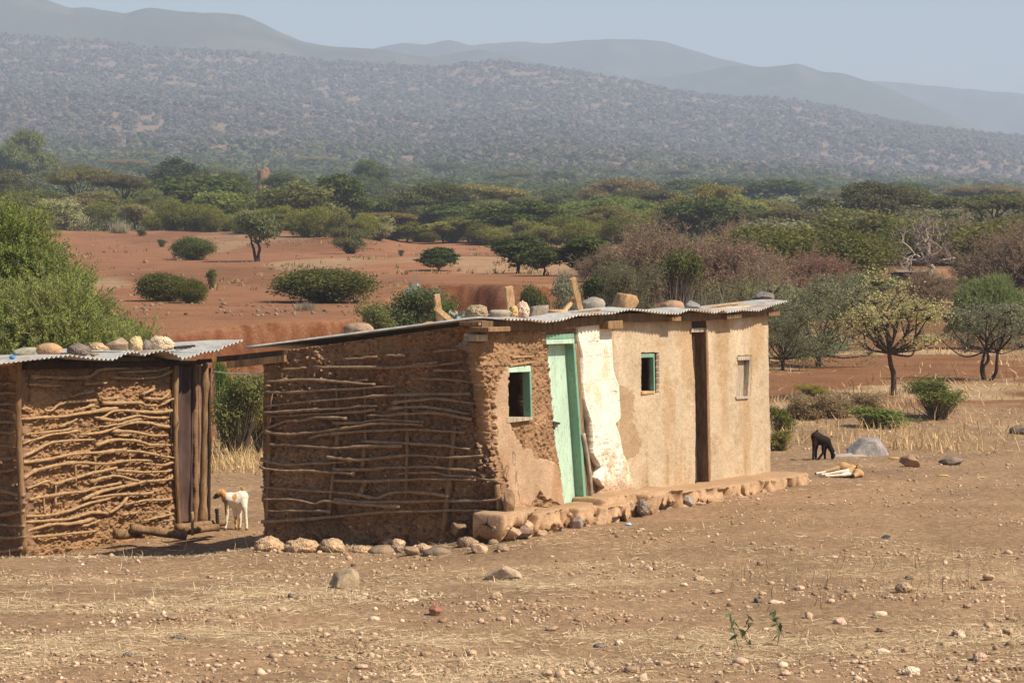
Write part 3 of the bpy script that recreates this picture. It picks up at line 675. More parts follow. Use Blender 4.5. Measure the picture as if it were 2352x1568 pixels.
# --- corrugated roof, falling towards the back
SIe = Plane(C0 - ux * .16, SI.n); pa = SIe.hit(1105., 741.); pb = SIe.hit(500., 816.)
WR = float(np.dot(pa - pb, nx_)) ; RS = float((pa[2] - pb[2]) / WR); WR += .1
def zroof(off, k=0):
    def f(s, wd):
        return eave(s) + .012 * np.sin(s * 1.7 + k) * sstep(0, 1.5, wd) + .02 * sstep(0, .45, wd) - RS * np.maximum(wd - .25, 0) * 1.0 + off
    return f
smax = float(ES.max())
edges = [-.16, .72, 1.52, 2.36, 3.2, 3.98, 4.8, 5.62, 6.4, smax]
for k in range(len(edges) - 1):
    roof_sheet('roof_sheet', hut, M['tin'], FR, edges[k], edges[k + 1] + (.07 if k < len(edges) - 2 else 0), WR - .245 * max(0, edges[k]) + .06 * math.sin(k * 2.3), zroof(.004 * (k % 2) + .006, k), OV)  # unseen back edge cut shorter along the eave to trim the cast shadow

# --- stone and mud ledge along the front
def slab(s0, s1, o0, o1, z0, z1, seed, col=PLA, name='ledge'):
    """block of mud plaster along the wall foot: rounded box section swept along the front, with a ragged underside"""
    L = s1 - s0; ns = max(int(L / .018), 16); nc = 44; t = np.linspace(0, 2 * math.pi, nc, endpoint=False); cs, sn = np.cos(t), np.sin(t)
    cx = np.sign(cs) * np.abs(cs) ** .2; cz = np.sign(sn) * np.abs(sn) ** .2
    f = np.concatenate([[0.02, .8, .95], np.ones(ns), [.95, .8, .02]]); S = np.concatenate([[s0, s0, s0 + .01], np.linspace(s0 + .02, s1 - .02, ns), [s1 - .01, s1, s1]])
    SS_, CX = np.meshgrid(S, cx, indexing='ij'); CZ = np.broadcast_to(cz, SS_.shape); f = f[:, None]
    O = (o0 + o1) / 2 + (o1 - o0) / 2 * CX * f; Z = (z0 + z1) / 2 + (z1 - z0) / 2 * CZ * f
    low = np.clip(-CZ, 0, 1); Z = Z + low * (z1 - z0) * (.8 * fbm(SS_ * 8 + seed, O * 5, 0, seed, 4) + .2)
    f1_, f2_, id_ = worley(SS_ * 4.5, Z * 6 + O, seed + 11); O = O + (.05 * (id_ - .5) - .035 * sstep(.14, .0, f2_ - f1_)) * (CX > 0) + .022 * fbm(SS_ * 9, Z * 11, seed, seed + 1, 4) * (CX > 0) + .022 * fbm(SS_ * 2.2, 0, seed, seed + 6, 2); Z = Z + .012 * fbm(SS_ * 6, O * 6, seed, seed + 3, 4)
    brk = sstep(.12, .3, fbm(SS_ * 3.2 + 3 * seed, Z * 4, 0, seed + 8, 5)) * sstep(-.5, .4, CX) * sstep(.95, .3, CZ); O = O - .11 * brk; O = O + .02 * brk * fbm(SS_ * 30, Z * 30, 0, seed + 9, 3)
    P = C0 + SS_[..., None] * ux + O[..., None] * nx_; P[..., 2] = Z
    i = np.arange(P.shape[0] * nc).reshape(-1, nc); j = np.roll(i, -1, 1); Fc = np.stack([i[:-1], j[:-1], j[1:], i[1:]], -1).reshape(-1, 4)
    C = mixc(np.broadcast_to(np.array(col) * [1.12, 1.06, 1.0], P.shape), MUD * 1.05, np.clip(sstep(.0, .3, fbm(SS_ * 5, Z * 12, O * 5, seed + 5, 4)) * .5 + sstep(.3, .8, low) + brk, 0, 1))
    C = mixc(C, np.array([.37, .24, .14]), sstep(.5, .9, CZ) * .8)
    return part(name, P.reshape(-1, 3), Fc, M['plaster'], hut, C.reshape(-1, 3), True)
def ledge_at(pts, off):
    """(s, z) on the plane FR+off under pixels"""
    P = FR.hit(np.array(pts)[:, 0], np.array(pts)[:, 1], off); return FR.su(P), P[:, 2]
for pts, off, seed, th in ((c5([(95, 232), (335, 340)]), .30, 1, 0), (c5([(322, 225), (520, 345)]), .34, 2, 0), (c5([(640, 190), (772, 285)]), .36, 3, 0), (c5([(790, 185), (1000, 290)]), .40, 4, 0),
                      (c5([(800, 120), (1130, 165)]), .30, 5, 0), (c5([(1125, 90), (1368, 195)]), .42, 6, 0), (c5([(1400, 70), (1660, 145)]), .44, 7, 0), (c5([(1640, 40), (1830, 112)]), .46, 8, 0), (c5([(1810, 10), (2060, 85)]), .47, 9, 0), (c5([(2000, -12), (2285, 60)]), .5, 10, 0)):
    s_, z_ = ledge_at(pts, off); 
    hz_ = z_[0] - z_[1]; slab(s_[0], s_[1] + .02, -.06, off, z_[0] - hz_ * 1.02, z_[0] + .015, seed)
    rgb = np.random.default_rng(seed + 70); s0_ = s_[0]
    while s0_ < s_[1] - .08:
        w_ = rgb.uniform(.16, .34); Vb, Fb = stone_shape(str(rgb.choice(['angular', 'angular', 'porous'])), seed * 31 + int(s0_ * 100) + 40, 4); hh = hz_ * rgb.uniform(.36, .55); zc = z_[1] + hh * rgb.uniform(.1, .5)
        P = C0 + (s0_ + w_ / 2 + Vb[:, :1] * w_ * .56) * ux + (off - .15 + Vb[:, 1:2] * .15 + rgb.uniform(-.02, .03)) * nx_; P[:, 2] = zc + Vb[:, 2] * hh
        cb = np.array([(.46, .31, .2), (.33, .22, .14), (.52, .37, .24), (.26, .2, .16)][int(rgb.integers(4))])
        ob = part('ledge_stone', P, Fb, M['stone'], hut, None, False, tuple(cb)); s0_ += w_ * rgb.uniform(.9, 1.25)
s_, z_ = ledge_at(c5([(110, 240), (780, 180)]), .25); slab(s_[0], s_[1], -.05, .23, -.1, z_[0] - .03, 21, MUD, 'ledge_core')
s_, z_ = ledge_at(c5([(770, 150), (2200, -10)]), .3)
for a, b, zz in ((s_[0], lerp(s_[0], s_[1], .35), lerp(z_[0], z_[1], .2)), (lerp(s_[0], s_[1], .33), lerp(s_[0], s_[1], .7), lerp(z_[0], z_[1], .5)), (lerp(s_[0], s_[1], .68), s_[1], z_[1])): slab(a, b, -.05, .3, -.12, zz - .03, 22 + int(a * 7), MUD * .9, 'ledge_core')
for bb, off, colr, sd, st in ((c5([(175, 285), (305, 392)]), .33, (.24, .17, .12), 1, 'angular'), (c5([(555, 230), (658, 362)]), .36, (.27, .22, .18), 2, 'angular'), (c5([(665, 290), (715, 330)]), .38, (.42, .27, .16), 3, 'round'), (c5([(720, 265), (790, 335)]), .4, (.4, .25, .15), 4, 'round'),
                         (c5([(1040, 110), (1125, 235)]), .42, (.28, .22, .18), 5, 'porous'), (c5([(1365, 85), (1455, 165)]), .45, (.33, .28, .23), 6, 'angular'), (c5([(540, 205), (582, 245)]), .38, (.42, .27, .16), 7, 'round'), (c5([(460, 300), (515, 375)]), .35, (.33, .29, .26), 8, 'angular'),
                         (c5([(1800, 70), (1862, 145)]), .48, (.3, .24, .2), 9, 'round'), (c5([(345, 330), (450, 405)]), .32, (.33, .2, .11), 10, 'porous'), (c5([(2180, 30), (2285, 85)]), .5, (.3, .21, .14), 11, 'angular'), (c5([(2020, 50), (2110, 105)]), .46, (.3, .2, .13), 12, 'porous'), (c5([(1480, 145), (1560, 178)]), .42, (.36, .22, .13), 13, 'angular'), (c5([(1690, 105), (1770, 150)]), .45, (.36, .22, .13), 14, 'porous')):
    P = FR.hit((bb[0][0] + bb[1][0]) / 2, (bb[0][1] + bb[1][1]) / 2, off - .05)
    stone(None, (bb[0][0], bb[0][1], bb[1][0], bb[1][1]), float(P[1]), colr, st, 300 + sd, name='ledge_stone', root=hut, sub=4)
for pts in (c2([(1370, 1120), (1432, 1260)]), c2([(1235, 1260), (1330, 1350)]), c2([(1090, 1293), (1180, 1372)])):
    P = SI.hit((pts[0][0] + pts[1][0]) / 2, (pts[0][1] + pts[1][1]) / 2, .05)
    stone(None, (*pts[0], *pts[1]), float(P[1]), (.29, .18, .1), 'angular', 330 + int(pts[0][0]), name='foundation_stone', root=hut)

# --- lacing sticks and posts of the side wall
ST2 = [((515, 430), (700, 415)), ((740, 410), (850, 408)), ((1000, 390), (1060, 380), (1130, 376)), ((190, 485), (320, 472)), ((365, 470), (700, 472), (960, 462), (1165, 440)), ((880, 455), (1020, 448)), ((1000, 488), (1190, 490)),
       ((110, 548), (300, 538), (500, 550), (690, 565)), ((575, 542), (650, 538)), ((105, 600), (220, 605), (390, 592), (600, 585), (800, 570)), ((870, 533), (1060, 535), (1280, 560)), ((105, 680), (300, 658), (560, 635), (760, 620), (930, 615), (1200, 610)),
       ((780, 660), (900, 645), (1020, 640), (1210, 660), (1255, 650)), ((80, 712), (300, 700), (480, 688), (700, 675)), ((125, 735), (420, 718), (690, 698)), ((110, 795), (220, 755), (300, 755), (380, 738), (540, 742)), ((760, 690), (960, 683), (1100, 705), (1190, 720)),
       ((645, 728), (800, 722), (940, 712), (1060, 722), (1200, 750)), ((460, 765), (610, 765), (690, 750), (840, 755), (950, 765)), ((105, 812), (240, 828), (360, 818), (560, 790), (740, 768), (940, 778)), ((340, 850), (420, 828), (600, 815), (780, 805), (960, 803), (1165, 818)),
       ((105, 878), (240, 882), (480, 898), (640, 888), (830, 890)), ((615, 862), (760, 872), (960, 880), (1080, 892), (1190, 908)), ((430, 945), (500, 955), (620, 960), (820, 942), (960, 940), (1100, 952), (1260, 942)), ((80, 958), (180, 985), (320, 985), (530, 975)),
       ((75, 1000), (160, 1018), (400, 1025), (580, 1040)), ((465, 1012), (620, 1015), (760, 1005), (880, 1005)), ((855, 1000), (960, 998), (1100, 1010), (1220, 1018)), ((805, 1038), (930, 1028), (1060, 1040), (1230, 1055)), ((465, 1075), (700, 1075), (960, 1065), (1225, 1070)),
       ((80, 1105), (250, 1120), (440, 1132), (580, 1145), (690, 1165), (760, 1140), (860, 1135), (970, 1142), (1080, 1155)), ((90, 1170), (260, 1175), (360, 1195), (430, 1182), (560, 1198), (820, 1212)), ((470, 1175), (700, 1188), (960, 1180), (1260, 1180), (1360, 1168)),
       ((105, 1232), (300, 1232), (450, 1238)), ((85, 1290), (300, 1280), (500, 1262), (760, 1240), (980, 1235), (1200, 1230), (1325, 1238)), ((1230, 1060), (1340, 1075))]
for k, p in enumerate(ST2): wall_stick(hut, SI, c2(p), 3.1 if len(p) < 4 else 3.7, 500 + k, M['stick_grey'], 28.8, .062 + .014 * (k % 2))
for k, (p, r) in enumerate(((((128, 600), (118, 950), (112, 1300)), 6), (((480, 560), (490, 800), (440, 1260)), 5.5), (((632, 580), (636, 800), (622, 1000)), 5), (((850, 600), (858, 850), (850, 1180)), 5), (((1110, 780), (1090, 1000), (1055, 1335)), 7.5), (((1335, 1090), (1345, 1200), (1355, 1275)), 7), (((560, 1130), (600, 1150), (640, 1070)), 8))):
    wall_stick(hut, SI, c2(p), r, 560 + k, M['wood'], 28.8, .034, 'wall_post')

# ------------------------------------------------------------------ SECOND HUT (left)
A0 = np.array([(48 - 1176) / F * 30, 30, 0]); FL = Plane(A0, (.866, -.5, 0)); SL = Plane(A0, (-.5, -.866, 0))
hut2 = empty('mud_hut', (A0[0], A0[1], -.38), 'smaller mud hut laced with wavy sticks, stones on its buckled tin roof', 'hut')
def d_l(x, y, s, z):
    h = mud_disp(s, z, 81, .062, .03, .03)
    for xx in (130, 185, 245, 300): h = h - .015 * np.exp(-((x - c1([(xx * 2.5, 0)])[0][0]) / 3.) ** 2)
    return h - .04
def k_l(x, y, s, z, D):
    C = mixc(np.broadcast_to(MUD * [1.08, 1.05, .98], x.shape + (3,)), MUD * 1.3, sstep(0, .4, fbm(s * 2.5, z * 3, 0, 91, 4)) * .6)
    C = mixc(C, MUD * .8, sstep(.1, .5, fbm(s * 7, z * 7, 0, 93, 4)) * .5)
    pl_ = sstep(.1, .3, fbm(s * 2, z * 2, 0, 92, 3)) * sstep(1060, 1110, y) * sstep(330, 380, x)
    return pebbly(mixc(C, PLA * .9, pl_ * .7), s, z, 95)
wall_patch('front_wall', hut2, M['mud'], FL, [(44, 815), (50, 1000), (58, 1320)], c1([(1098, 230), (1085, 500), (1080, 900), (1100, 1390)]), [(30, 822), (470, 818)], c1([(100, 1540), (600, 1430), (1120, 1370)]), (1.4, 1.6), d_l, k_l)
wall_patch('side_wall', hut2, M['mud'], SL, [(-230, 815), (-230, 1285)], [(44, 815), (50, 1000), (58, 1285)], [(-240, 832), (60, 824)], [(-240, 1290), (70, 1292)], (2, 1.8), d_side, k_side)
fe = FL.hit(480., 1210.); e2 = fe - FL.n * 2.6; e3 = A0 - FL.n * 2.6
boxwall('end_wall', hut2, M['mud'], (fe - FL.n * .1)[:2], e2[:2], -.7, 1.52, 1.5, .12, MUD)
boxwall('rear_wall', hut2, M['mud'], e2[:2], e3[:2], -.7, 1.5, 1.5, .12, MUD)
def vpost(name, pts, rpx, mat, off, seed, root=hut2, pl=FL, dist=31.5): return wall_stick(root, pl, c1(pts), rpx, seed, M[mat], dist, off, name)
vpost('corner_post', ((118, 250), (112, 600), (130, 1000), (150, 1445)), 9, 'wood', .03, 1, dist=30)
vpost('door_post', ((1085, 260), (1082, 700), (1092, 1000), (1108, 1275)), 7, 'wood', .03, 2)
vpost('door_post', ((1062, 480), (1056, 640), (1050, 800)), 3, 'wood_dark', .02, 3)
vpost('door_post', ((1268, 270), (1262, 700), (1255, 1000), (1252, 1255)), 11, 'wood', .06, 4)
vpost('door_post', ((1296, 300), (1292, 800), (1288, 1240)), 4.5, 'wood_dark', .0, 5)
vpost('lintel_log', ((1050, 262), (1200, 262), (1300, 255)), 4.5, 'wood_dark', .08, 6)
vpost('eave_log', ((150, 285), (600, 278), (1100, 262)), 7, 'wood_dark', .05, 7)
prism('wall_plate', hut2, M['wood_dark'], FL, c1([(170, 262), (580, 255), (582, 300), (172, 310)]), -.05, .09)
# corrugated door leaf, hung a little behind the posts
Pd = FL.hit(np.array([1096, 1266.]) * .372, np.array([733.8 + .372 * 700] * 2), -.12); sd0, sd1 = FL.su(Pd)
zt = FL.hit(430., 733.8 + .372 * 290, -.12)[2]; zb = FL.hit(430., 733.8 + .372 * 1245, -.12)[2]
S_, Z_ = np.meshgrid(np.linspace(sd0, sd1, 60), np.linspace(zb, zt, 30))
P = FL.P0 + FL.n * (-.12 + .022 * np.sin(S_ * 2 * math.pi / .17) + .01 * fbm(S_ * 4, Z_ * 4, 0, 3))[..., None] + S_[..., None] * FL.u; P[..., 2] = Z_ + .02 * vnoise(S_ * 9, 1) * (Z_ > zt - .02)
i = np.arange(1800).reshape(30, 60); Q = np.stack([i[:-1, :-1], i[:-1, 1:], i[1:, 1:], i[1:, :-1]], -1).reshape(-1, 4)
V = P.reshape(-1, 3); part('tin_door', np.concatenate([V, V - FL.n * .004]), np.concatenate([Q, Q[:, ::-1] + 1800]), M['rust'], hut2, None, True)
ST1 = [((190, 350), (520, 355), (620, 310), (800, 300)), ((730, 325), (930, 320), (1060, 290)), ((700, 360), (940, 360), (1060, 320)), ((180, 400), (390, 410)), ((530, 398), (670, 392)), ((430, 475), (575, 442)), ((275, 562), (320, 560), (360, 525), (430, 507), (590, 500)), ((880, 460), (955, 420)), ((900, 488), (960, 494), (1010, 485), (1050, 452)), ((990, 528), (1070, 488)),
       ((640, 492), (740, 480)), ((635, 518), (860, 516), (900, 530), (955, 530)), ((135, 548), (195, 552)), ((465, 560), (580, 528)), ((135, 612), (380, 600), (560, 568), (740, 545)), ((590, 605), (640, 600), (720, 560), (960, 575), (1060, 563)), ((370, 665), (475, 615)), ((595, 605), (700, 620), (760, 615), (850, 595), (920, 605), (1055, 603)), ((580, 663), (680, 655), (870, 612)), ((500, 710), (640, 695), (760, 650), (830, 635), (920, 640), (970, 655), (1055, 660)),
       ((160, 708), (240, 700), (455, 675)), ((140, 765), (300, 715), (475, 685)), ((700, 688), (800, 690), (930, 712), (1050, 715)), ((735, 718), (790, 712)), ((590, 775), (720, 742), (860, 752), (930, 772), (1050, 777)), ((150, 845), (250, 790), (300, 765), (380, 750), (600, 742)), ((140, 885), (300, 865), (440, 830), (640, 815), (775, 800)), ((600, 828), (680, 815), (850, 815), (970, 835), (1085, 855)), ((150, 978), (230, 930), (400, 890), (500, 882), (650, 890), (800, 870), (945, 873)), ((890, 888), (1000, 895), (1080, 882)),
       ((165, 1045), (290, 998), (330, 1010), (440, 985), (560, 950), (720, 915)), ((715, 930), (790, 935), (960, 940), (1075, 928)), ((560, 1000), (640, 975), (740, 965), (870, 1000)), ((180, 1115), (260, 1090), (480, 1065), (600, 1035), (745, 1010)), ((510, 1110), (600, 1070), (760, 1030), (900, 1000), (1030, 985), (1075, 960)), ((560, 1100), (700, 1080), (920, 1070), (955, 1045)), ((160, 1215), (320, 1200), (440, 1175), (540, 1135), (680, 1105)), ((770, 1145), (870, 1120), (1070, 1105)), ((650, 1165), (680, 1185), (740, 1150), (795, 1090)), ((155, 1252), (280, 1240), (440, 1225), (560, 1190), (660, 1195)),
       ((160, 1310), (240, 1280), (330, 1262), (440, 1262), (590, 1232)), ((505, 1280), (615, 1240)), ((885, 1240), (960, 1225), (1070, 1195)), ((160, 1345), (400, 1325), (610, 1300)), ((750, 1205), (860, 1190)), ((465, 890), (467, 1000)), ((585, 830), (588, 980)), ((340, 1000), (345, 1160)), ((270, 1100), (275, 1200)), ((800, 820), (802, 900))]
for k, p in enumerate(ST1): wall_stick(hut2, FL, c1(p), 4.0 if len(p) > 3 else 3.2, 600 + k, M['stick'], 31, None if k % 3 else .025)
for k, p in enumerate((((-300, 380), (0, 395), (60, 392), (140, 422)), ((-300, 450), (0, 455), (110, 450)), ((-300, 515), (0, 520), (105, 520)), ((-300, 530), (0, 552), (130, 580)), ((-300, 620), (0, 630), (112, 640)), ((-300, 690), (0, 696), (130, 712)), ((-300, 760), (0, 776), (132, 800)), ((-300, 870), (0, 862), (150, 845)), ((-300, 940), (0, 938), (80, 928), (142, 900)), ((-300, 1020), (0, 1055), (152, 1086)), ((-300, 1125), (0, 1130), (162, 1132)), ((-300, 1200), (0, 1203), (150, 1180)), ((-300, 1260), (0, 1265), (152, 1275)), ((-300, 1345), (0, 1345), (160, 1343)), ((-300, 1440), (0, 1430), (140, 1412)))):
    wall_stick(hut2, SL, c1(p), 4.0, 700 + k, M['stick_grey'], 30, .055)
EV2 = c8([(-300, 400), (20, 366), (250, 338), (480, 312), (560, 322), (640, 334), (740, 342), (870, 346), (930, 315), (990, 287), (1070, 281), (1140, 280), (1220, 314), (1300, 290), (1400, 270), (1480, 300), (1560, 342), (1640, 322), (1720, 292), (1800, 282), (1880, 268), (1920, 240), (1990, 215), (2085, 186)])
E2 = np.array(EV2); X2 = FL.hit(E2[:, 0], E2[:, 1], .26); S2 = FL.su(X2); Z2 = X2[:, 2]
Zs2 = np.convolve(np.pad(Z2, 2, 'edge'), np.ones(5) / 5, 'valid')
def zroof2(k):
    def f(s, wd):
        e = np.interp(s, S2, Z2); m = np.interp(s, S2, Zs2)
        return lerp(e, m, sstep(0, .7, wd)) + .03 * sstep(0, .6, wd) - .066 * wd + .004 * (k % 2) + .004 + .012 * np.sin(s * 3 + k) * sstep(0, 1, wd)
    return f
ed2 = [float(S2.min()), -.25, .55, 1.3, 2.05, 2.75, float(S2.max())]
for k in range(len(ed2) - 1):
    roof_sheet('roof_sheet', hut2, M['tin'], FL, ed2[k], ed2[k + 1] + (.07 if k < len(ed2) - 2 else 0), 2.9 + (.2 if k < 3 else .06), zroof2(k), .45 if k < 3 else .31, amp=.012 if k > 0 else .006)
prism('rafter', hut2, M['wood_pale'], FL, c8([(25, 372), (115, 358), (118, 392), (28, 402)]), .0, .2)

# ------------------------------------------------------------------ stones on the roofs
def roof_y(px, py, pl, back):
    return float(pl.hit(px, py, -back)[1])
for lab, bb, back, colr, st, sd in (
    ('smooth brown boulder lying on the low left slope of the long hut roof', (789, 740, 859, 778), 1.6, (.33, .22, .15), 'round', 1),
    ('low orange stone on the long hut roof beside the leftmost upright plank', (964, 738, 1008, 760), 1.0, (.5, .28, .13), 'round', 2),
    ('round pitted brown boulder at the near corner of the long hut roof', (1066, 699, 1123, 742), .25, (.36, .27, .17), 'porous', 3),
    ('flat grey wedge stone on the roof right of the pitted boulder', (1122, 711, 1176, 740), .2, (.40, .35, .25), 'flat', 4),
    ('small knobbly orange stone at the foot of the wide upright plank', (1168, 700, 1192, 738), .2, (.58, .38, .18), 'porous', 5),
    ('tall pinkish knobbly stone standing on the long hut roof', (1184, 689, 1217, 740), .15, (.66, .47, .34), 'porous', 6),
    ('dark grey block of stone right of the pinkish stone on the roof', (1210, 700, 1261, 740), .25, (.30, .25, .19), 'angular', 7),
    ('flat orange tan slab stone left of the leaning plank on the roof', (1253, 710, 1314, 738), .2, (.55, .35, .18), 'flat', 8),
    ('grey peaked stone right of the leaning plank on the roof', (1335, 682, 1390, 727), .3, (.34, .31, .26), 'angular', 9),
    ('big angular brown rock in the middle of the long hut roof', (1403, 672, 1468, 722), .25, (.42, .25, .13), 'angular', 10),
    ('low rounded brown stone on the roof above the small teal window', (1516, 689, 1572, 720), .25, (.38, .24, .15), 'round', 11),
    ('small blue grey stone beside the low brown stone on the roof', (1568, 689, 1610, 722), .25, (.22, .22, .22), 'angular', 12),
    ('dark slate coloured stone at the far right end of the roof', (1729, 669, 1778, 706), .3, (.17, .16, .155), 'angular', 13)):
    stone(lab, bb, roof_y((bb[0] + bb[2]) / 2, bb[3], FR, back), colr, st, 100 + sd, group='stones weighing down the long hut roof')
for lab, bb, back, colr, st, sd in (
    ('flat grey green stone, leftmost on the small hut roof', (28, 797, 84, 826), .1, (.33, .31, .23), 'flat', 1),
    ('rounded orange brown boulder near the left end of the small hut roof', (81, 787, 144, 820), .1, (.46, .28, .15), 'round', 2),
    ('dark purplish grey rounded stone on the small hut roof', (152, 787, 210, 820), .1, (.22, .17, .14), 'porous', 3),
    ('rough tan stone behind the dark rounded one on the small hut roof', (196, 785, 252, 816), .5, (.50, .34, .2), 'porous', 4),
    ('brown blocky stone on the small hut roof left of the tall yellow one', (242, 775, 295, 812), .4, (.33, .24, .16), 'angular', 5),
    ('tall yellowish pitted stone on the small hut roof', (292, 770, 328, 812), .3, (.62, .46, .24), 'porous', 6),
    ('small dark stone squeezed between the yellow and the cream stone', (322, 780, 350, 811), .35, (.25, .2, .16), 'porous', 7),
    ('large cream coloured rough stone, rightmost on the small hut roof', (341, 770, 401, 812), .35, (.74, .56, .38), 'porous', 8)):
    stone(lab, bb, roof_y((bb[0] + bb[2]) / 2, bb[3], FL, back), colr, st, 130 + sd, group='stones weighing down the small hut roof')

def timber_thing(name, label, cat, planks, mat='wood_pale'):
    """planks: list of (pixel a, pixel b, depth plane offset, half width px)"""
    A = [];
    first = None
    for (a, b, off, hw) in planks:
        p = FR.hit(*np.array(a, float), off); q = FR.hit(*np.array(b, float), off); r = hw * p[1] / F
        ax = (q - p) / np.linalg.norm(q - p); sd_ = np.cross(ax, [-.45, .9, 0]); sd_ /= np.linalg.norm(sd_)
        A.append((p, q, sd_ * r, np.cross(ax, sd_) * max(.018, r * .5)))
    root = empty(name, A[0][1], label, cat)
    for k, (p, q, wv, tv) in enumerate(A): plank('plank' if k == 0 else 'brace', root, M[mat], p, q, wv, tv, 7 + k)
    return root
timber_thing('roof_plank', 'leftmost upright wooden plank on the roof, with a slanted brace', 'plank', [((1003, 676), (1013, 756), -1.0, 6.5), ((1001, 707), (1050, 748), -.95, 6)])
timber_thing('roof_plank', 'wide upright plank with notched top standing behind the pinkish stone', 'plank', [((1168, 658), (1175, 728), -.5, 9.5)])
timber_thing('roof_plank', 'tallest plank leaning on the roof, propped by a thin brace', 'plank', [((1315, 639), (1336, 726), -.3, 6.5), ((1319, 685), (1292, 720), -.36, 4)])
timber_thing('roof_plank', 'rusty brown board lying flat on the roof beside the leaning plank', 'plank', [((1293, 724), (1377, 713), .02, 3.2)], 'wood')
P = [FR.hit(*np.array(p), -.25) for p in c7([(1250, 352), (1400, 318), (1600, 292), (1800, 280), (2010, 300)])]
V, Fc = tube(catmull(P, 8), .016); tag(obj('roof_stick', mesh_np('roof_stick', V, Fc, M['stick'], None, True)), 'thin curved stick lying on the far right end of the roof', 'stick')
P = [FL.hit(*np.array(p), -.1) for p in c8([(1520, 246), (1690, 230)])]
V, Fc = tube(catmull(P, 8), .018); tag(obj('pipe', mesh_np('pipe', V, Fc, M['black'], None, True)), 'short black pipe lying on the small hut roof right of the cream stone', 'pipe')
P = [FL.hit(*np.array(p), .12) for p in c8([(795, 305), (868, 310)])]
V, Fc = tube(catmull(P, 8), .017); tag(obj('roof_stick', mesh_np('roof_stick', V, Fc, M['wood'], None, True)), 'short brown stub of wood at the edge of the small hut roof', 'stick')
P = FL.hit(*np.array(c8([(110, 332)])[0]), .16); V, Fc = stone_shape('angular', 5, 2); o = obj('plastic_scrap', mesh_np('plastic_scrap', V * [.035, .04, .025] + P, Fc, M['plastic_blue'])); tag(o, 'crumpled blue plastic scrap under the flat grey green stone', 'litter')
# cord between the huts
a = at(488, 853, 32.3); b = SI.hit(610., 856., .02); t = np.linspace(0, 1, 14)[:, None]; P = lerp(a, b, t); P[:, 2] -= (.015 * 4 * t * (1 - t))[:, 0]
V, Fc = tube(P, .006); tag(obj('washing_line', mesh_np('washing_line', V, Fc, M['cord'], None, True)), 'white cord strung between the two huts', 'cord')

# ------------------------------------------------------------------ stones on the ground
for lab, bb, Y, colr, st, sd in (
    ('pale porous stone at the left end of the row before the hut side', c2([(38, 1345), (215, 1460)]), None, (.62, .42, .25), 'porous', 1),
    ('pale porous stone second from the left in the row before the hut', c2([(205, 1360), (400, 1465)]), None, (.6, .4, .24), 'porous', 2),
    ('pale knobbly stone third from the left in the row before the hut', c2([(388, 1360), (530, 1470)]), None, (.6, .42, .26), 'porous', 3),
    ('small brown nub of stone beside the third stone of the row', c2([(500, 1425), (545, 1470)]), None, (.42, .28, .16), 'porous', 4),
    ('low pale stone in the middle of the row before the hut', c2([(540, 1395), (690, 1465)]), None, (.55, .38, .23), 'porous', 5),
    ('smooth elongated brown stone in the row before the hut', c2([(645, 1395), (810, 1470)]), None, (.35, .25, .16), 'round', 6),
    ('rough grey stone between the two smooth stones of the row', c2([(800, 1405), (950, 1462)]), None, (.4, .31, .23), 'porous', 7),
    ('smooth dark half buried stone at the right end of the row', c2([(940, 1403), (1092, 1475)]), None, (.26, .21, .15), 'round', 8),
    ('cream slab of rubble lying against the foot of the side wall', c2([(945, 1328), (1070, 1392)]), None, (.62, .44, .27), 'porous', 9),
    ('loose pale rubble stone lying behind the row of stones', c2([(640, 1335), (740, 1400)]), None, (.5, .34, .2), 'porous', 10),
    ('small red brown stone lying behind the row of stones', c2([(585, 1350), (650, 1390)]), None, (.45, .25, .14), 'angular', 11),
    ('upright grey brown boulder casting a shadow on the bare foreground', [(755, 1306), (827, 1360)], None, (.36, .27, .17), 'angular', 12),
    ('flat topped tan rock lying in the foreground before the near corner', [(1112, 1297), (1201, 1337)], None, (.46, .34, .23), 'angular', 13),
    ('small dark red stone standing in the foreground', [(985, 1388), (1015, 1417)], None, (.30, .13, .08), 'angular', 14),
    ('big grey boulder lying by the dry grass at the right', [(1943, 1004), (2041, 1052)], None, (.30, .27, .25), 'boulder', 15),
    ('red brown chunk of rock right of the sleeping dog', [(2066, 1043), (2114, 1079)], None, (.36, .22, .13), 'angular', 16),
    ('dark flat rock, rightmost of the rocks beyond the sleeping dog', [(2154, 1046), (2216, 1071)], None, (.19, .15, .12), 'angular', 17),
    ('dark rounded rock cut off by the right edge of the picture', [(2318, 975), (2375, 1000)], None, (.2, .16, .12), 'round', 18),
    ('large pitted tan stone in the right foreground', [(2054, 1335), (2098, 1367)], None, (.42, .3, .19), 'porous', 19)):
    x0, y0, x1, y1 = bb[0][0], bb[0][1], bb[1][0], bb[1][1]
    if sd < 12: colr = tuple(np.array(colr) * (.86, .84, .82))
    o = stone(lab, (x0, y0, x1, y1), Y, colr, st, 160 + sd, tilt=(.25 if sd == 12 else 0), group='row of stones before the hut side wall' if sd < 9 else None)
    if sd < 12: o.location.z -= .035
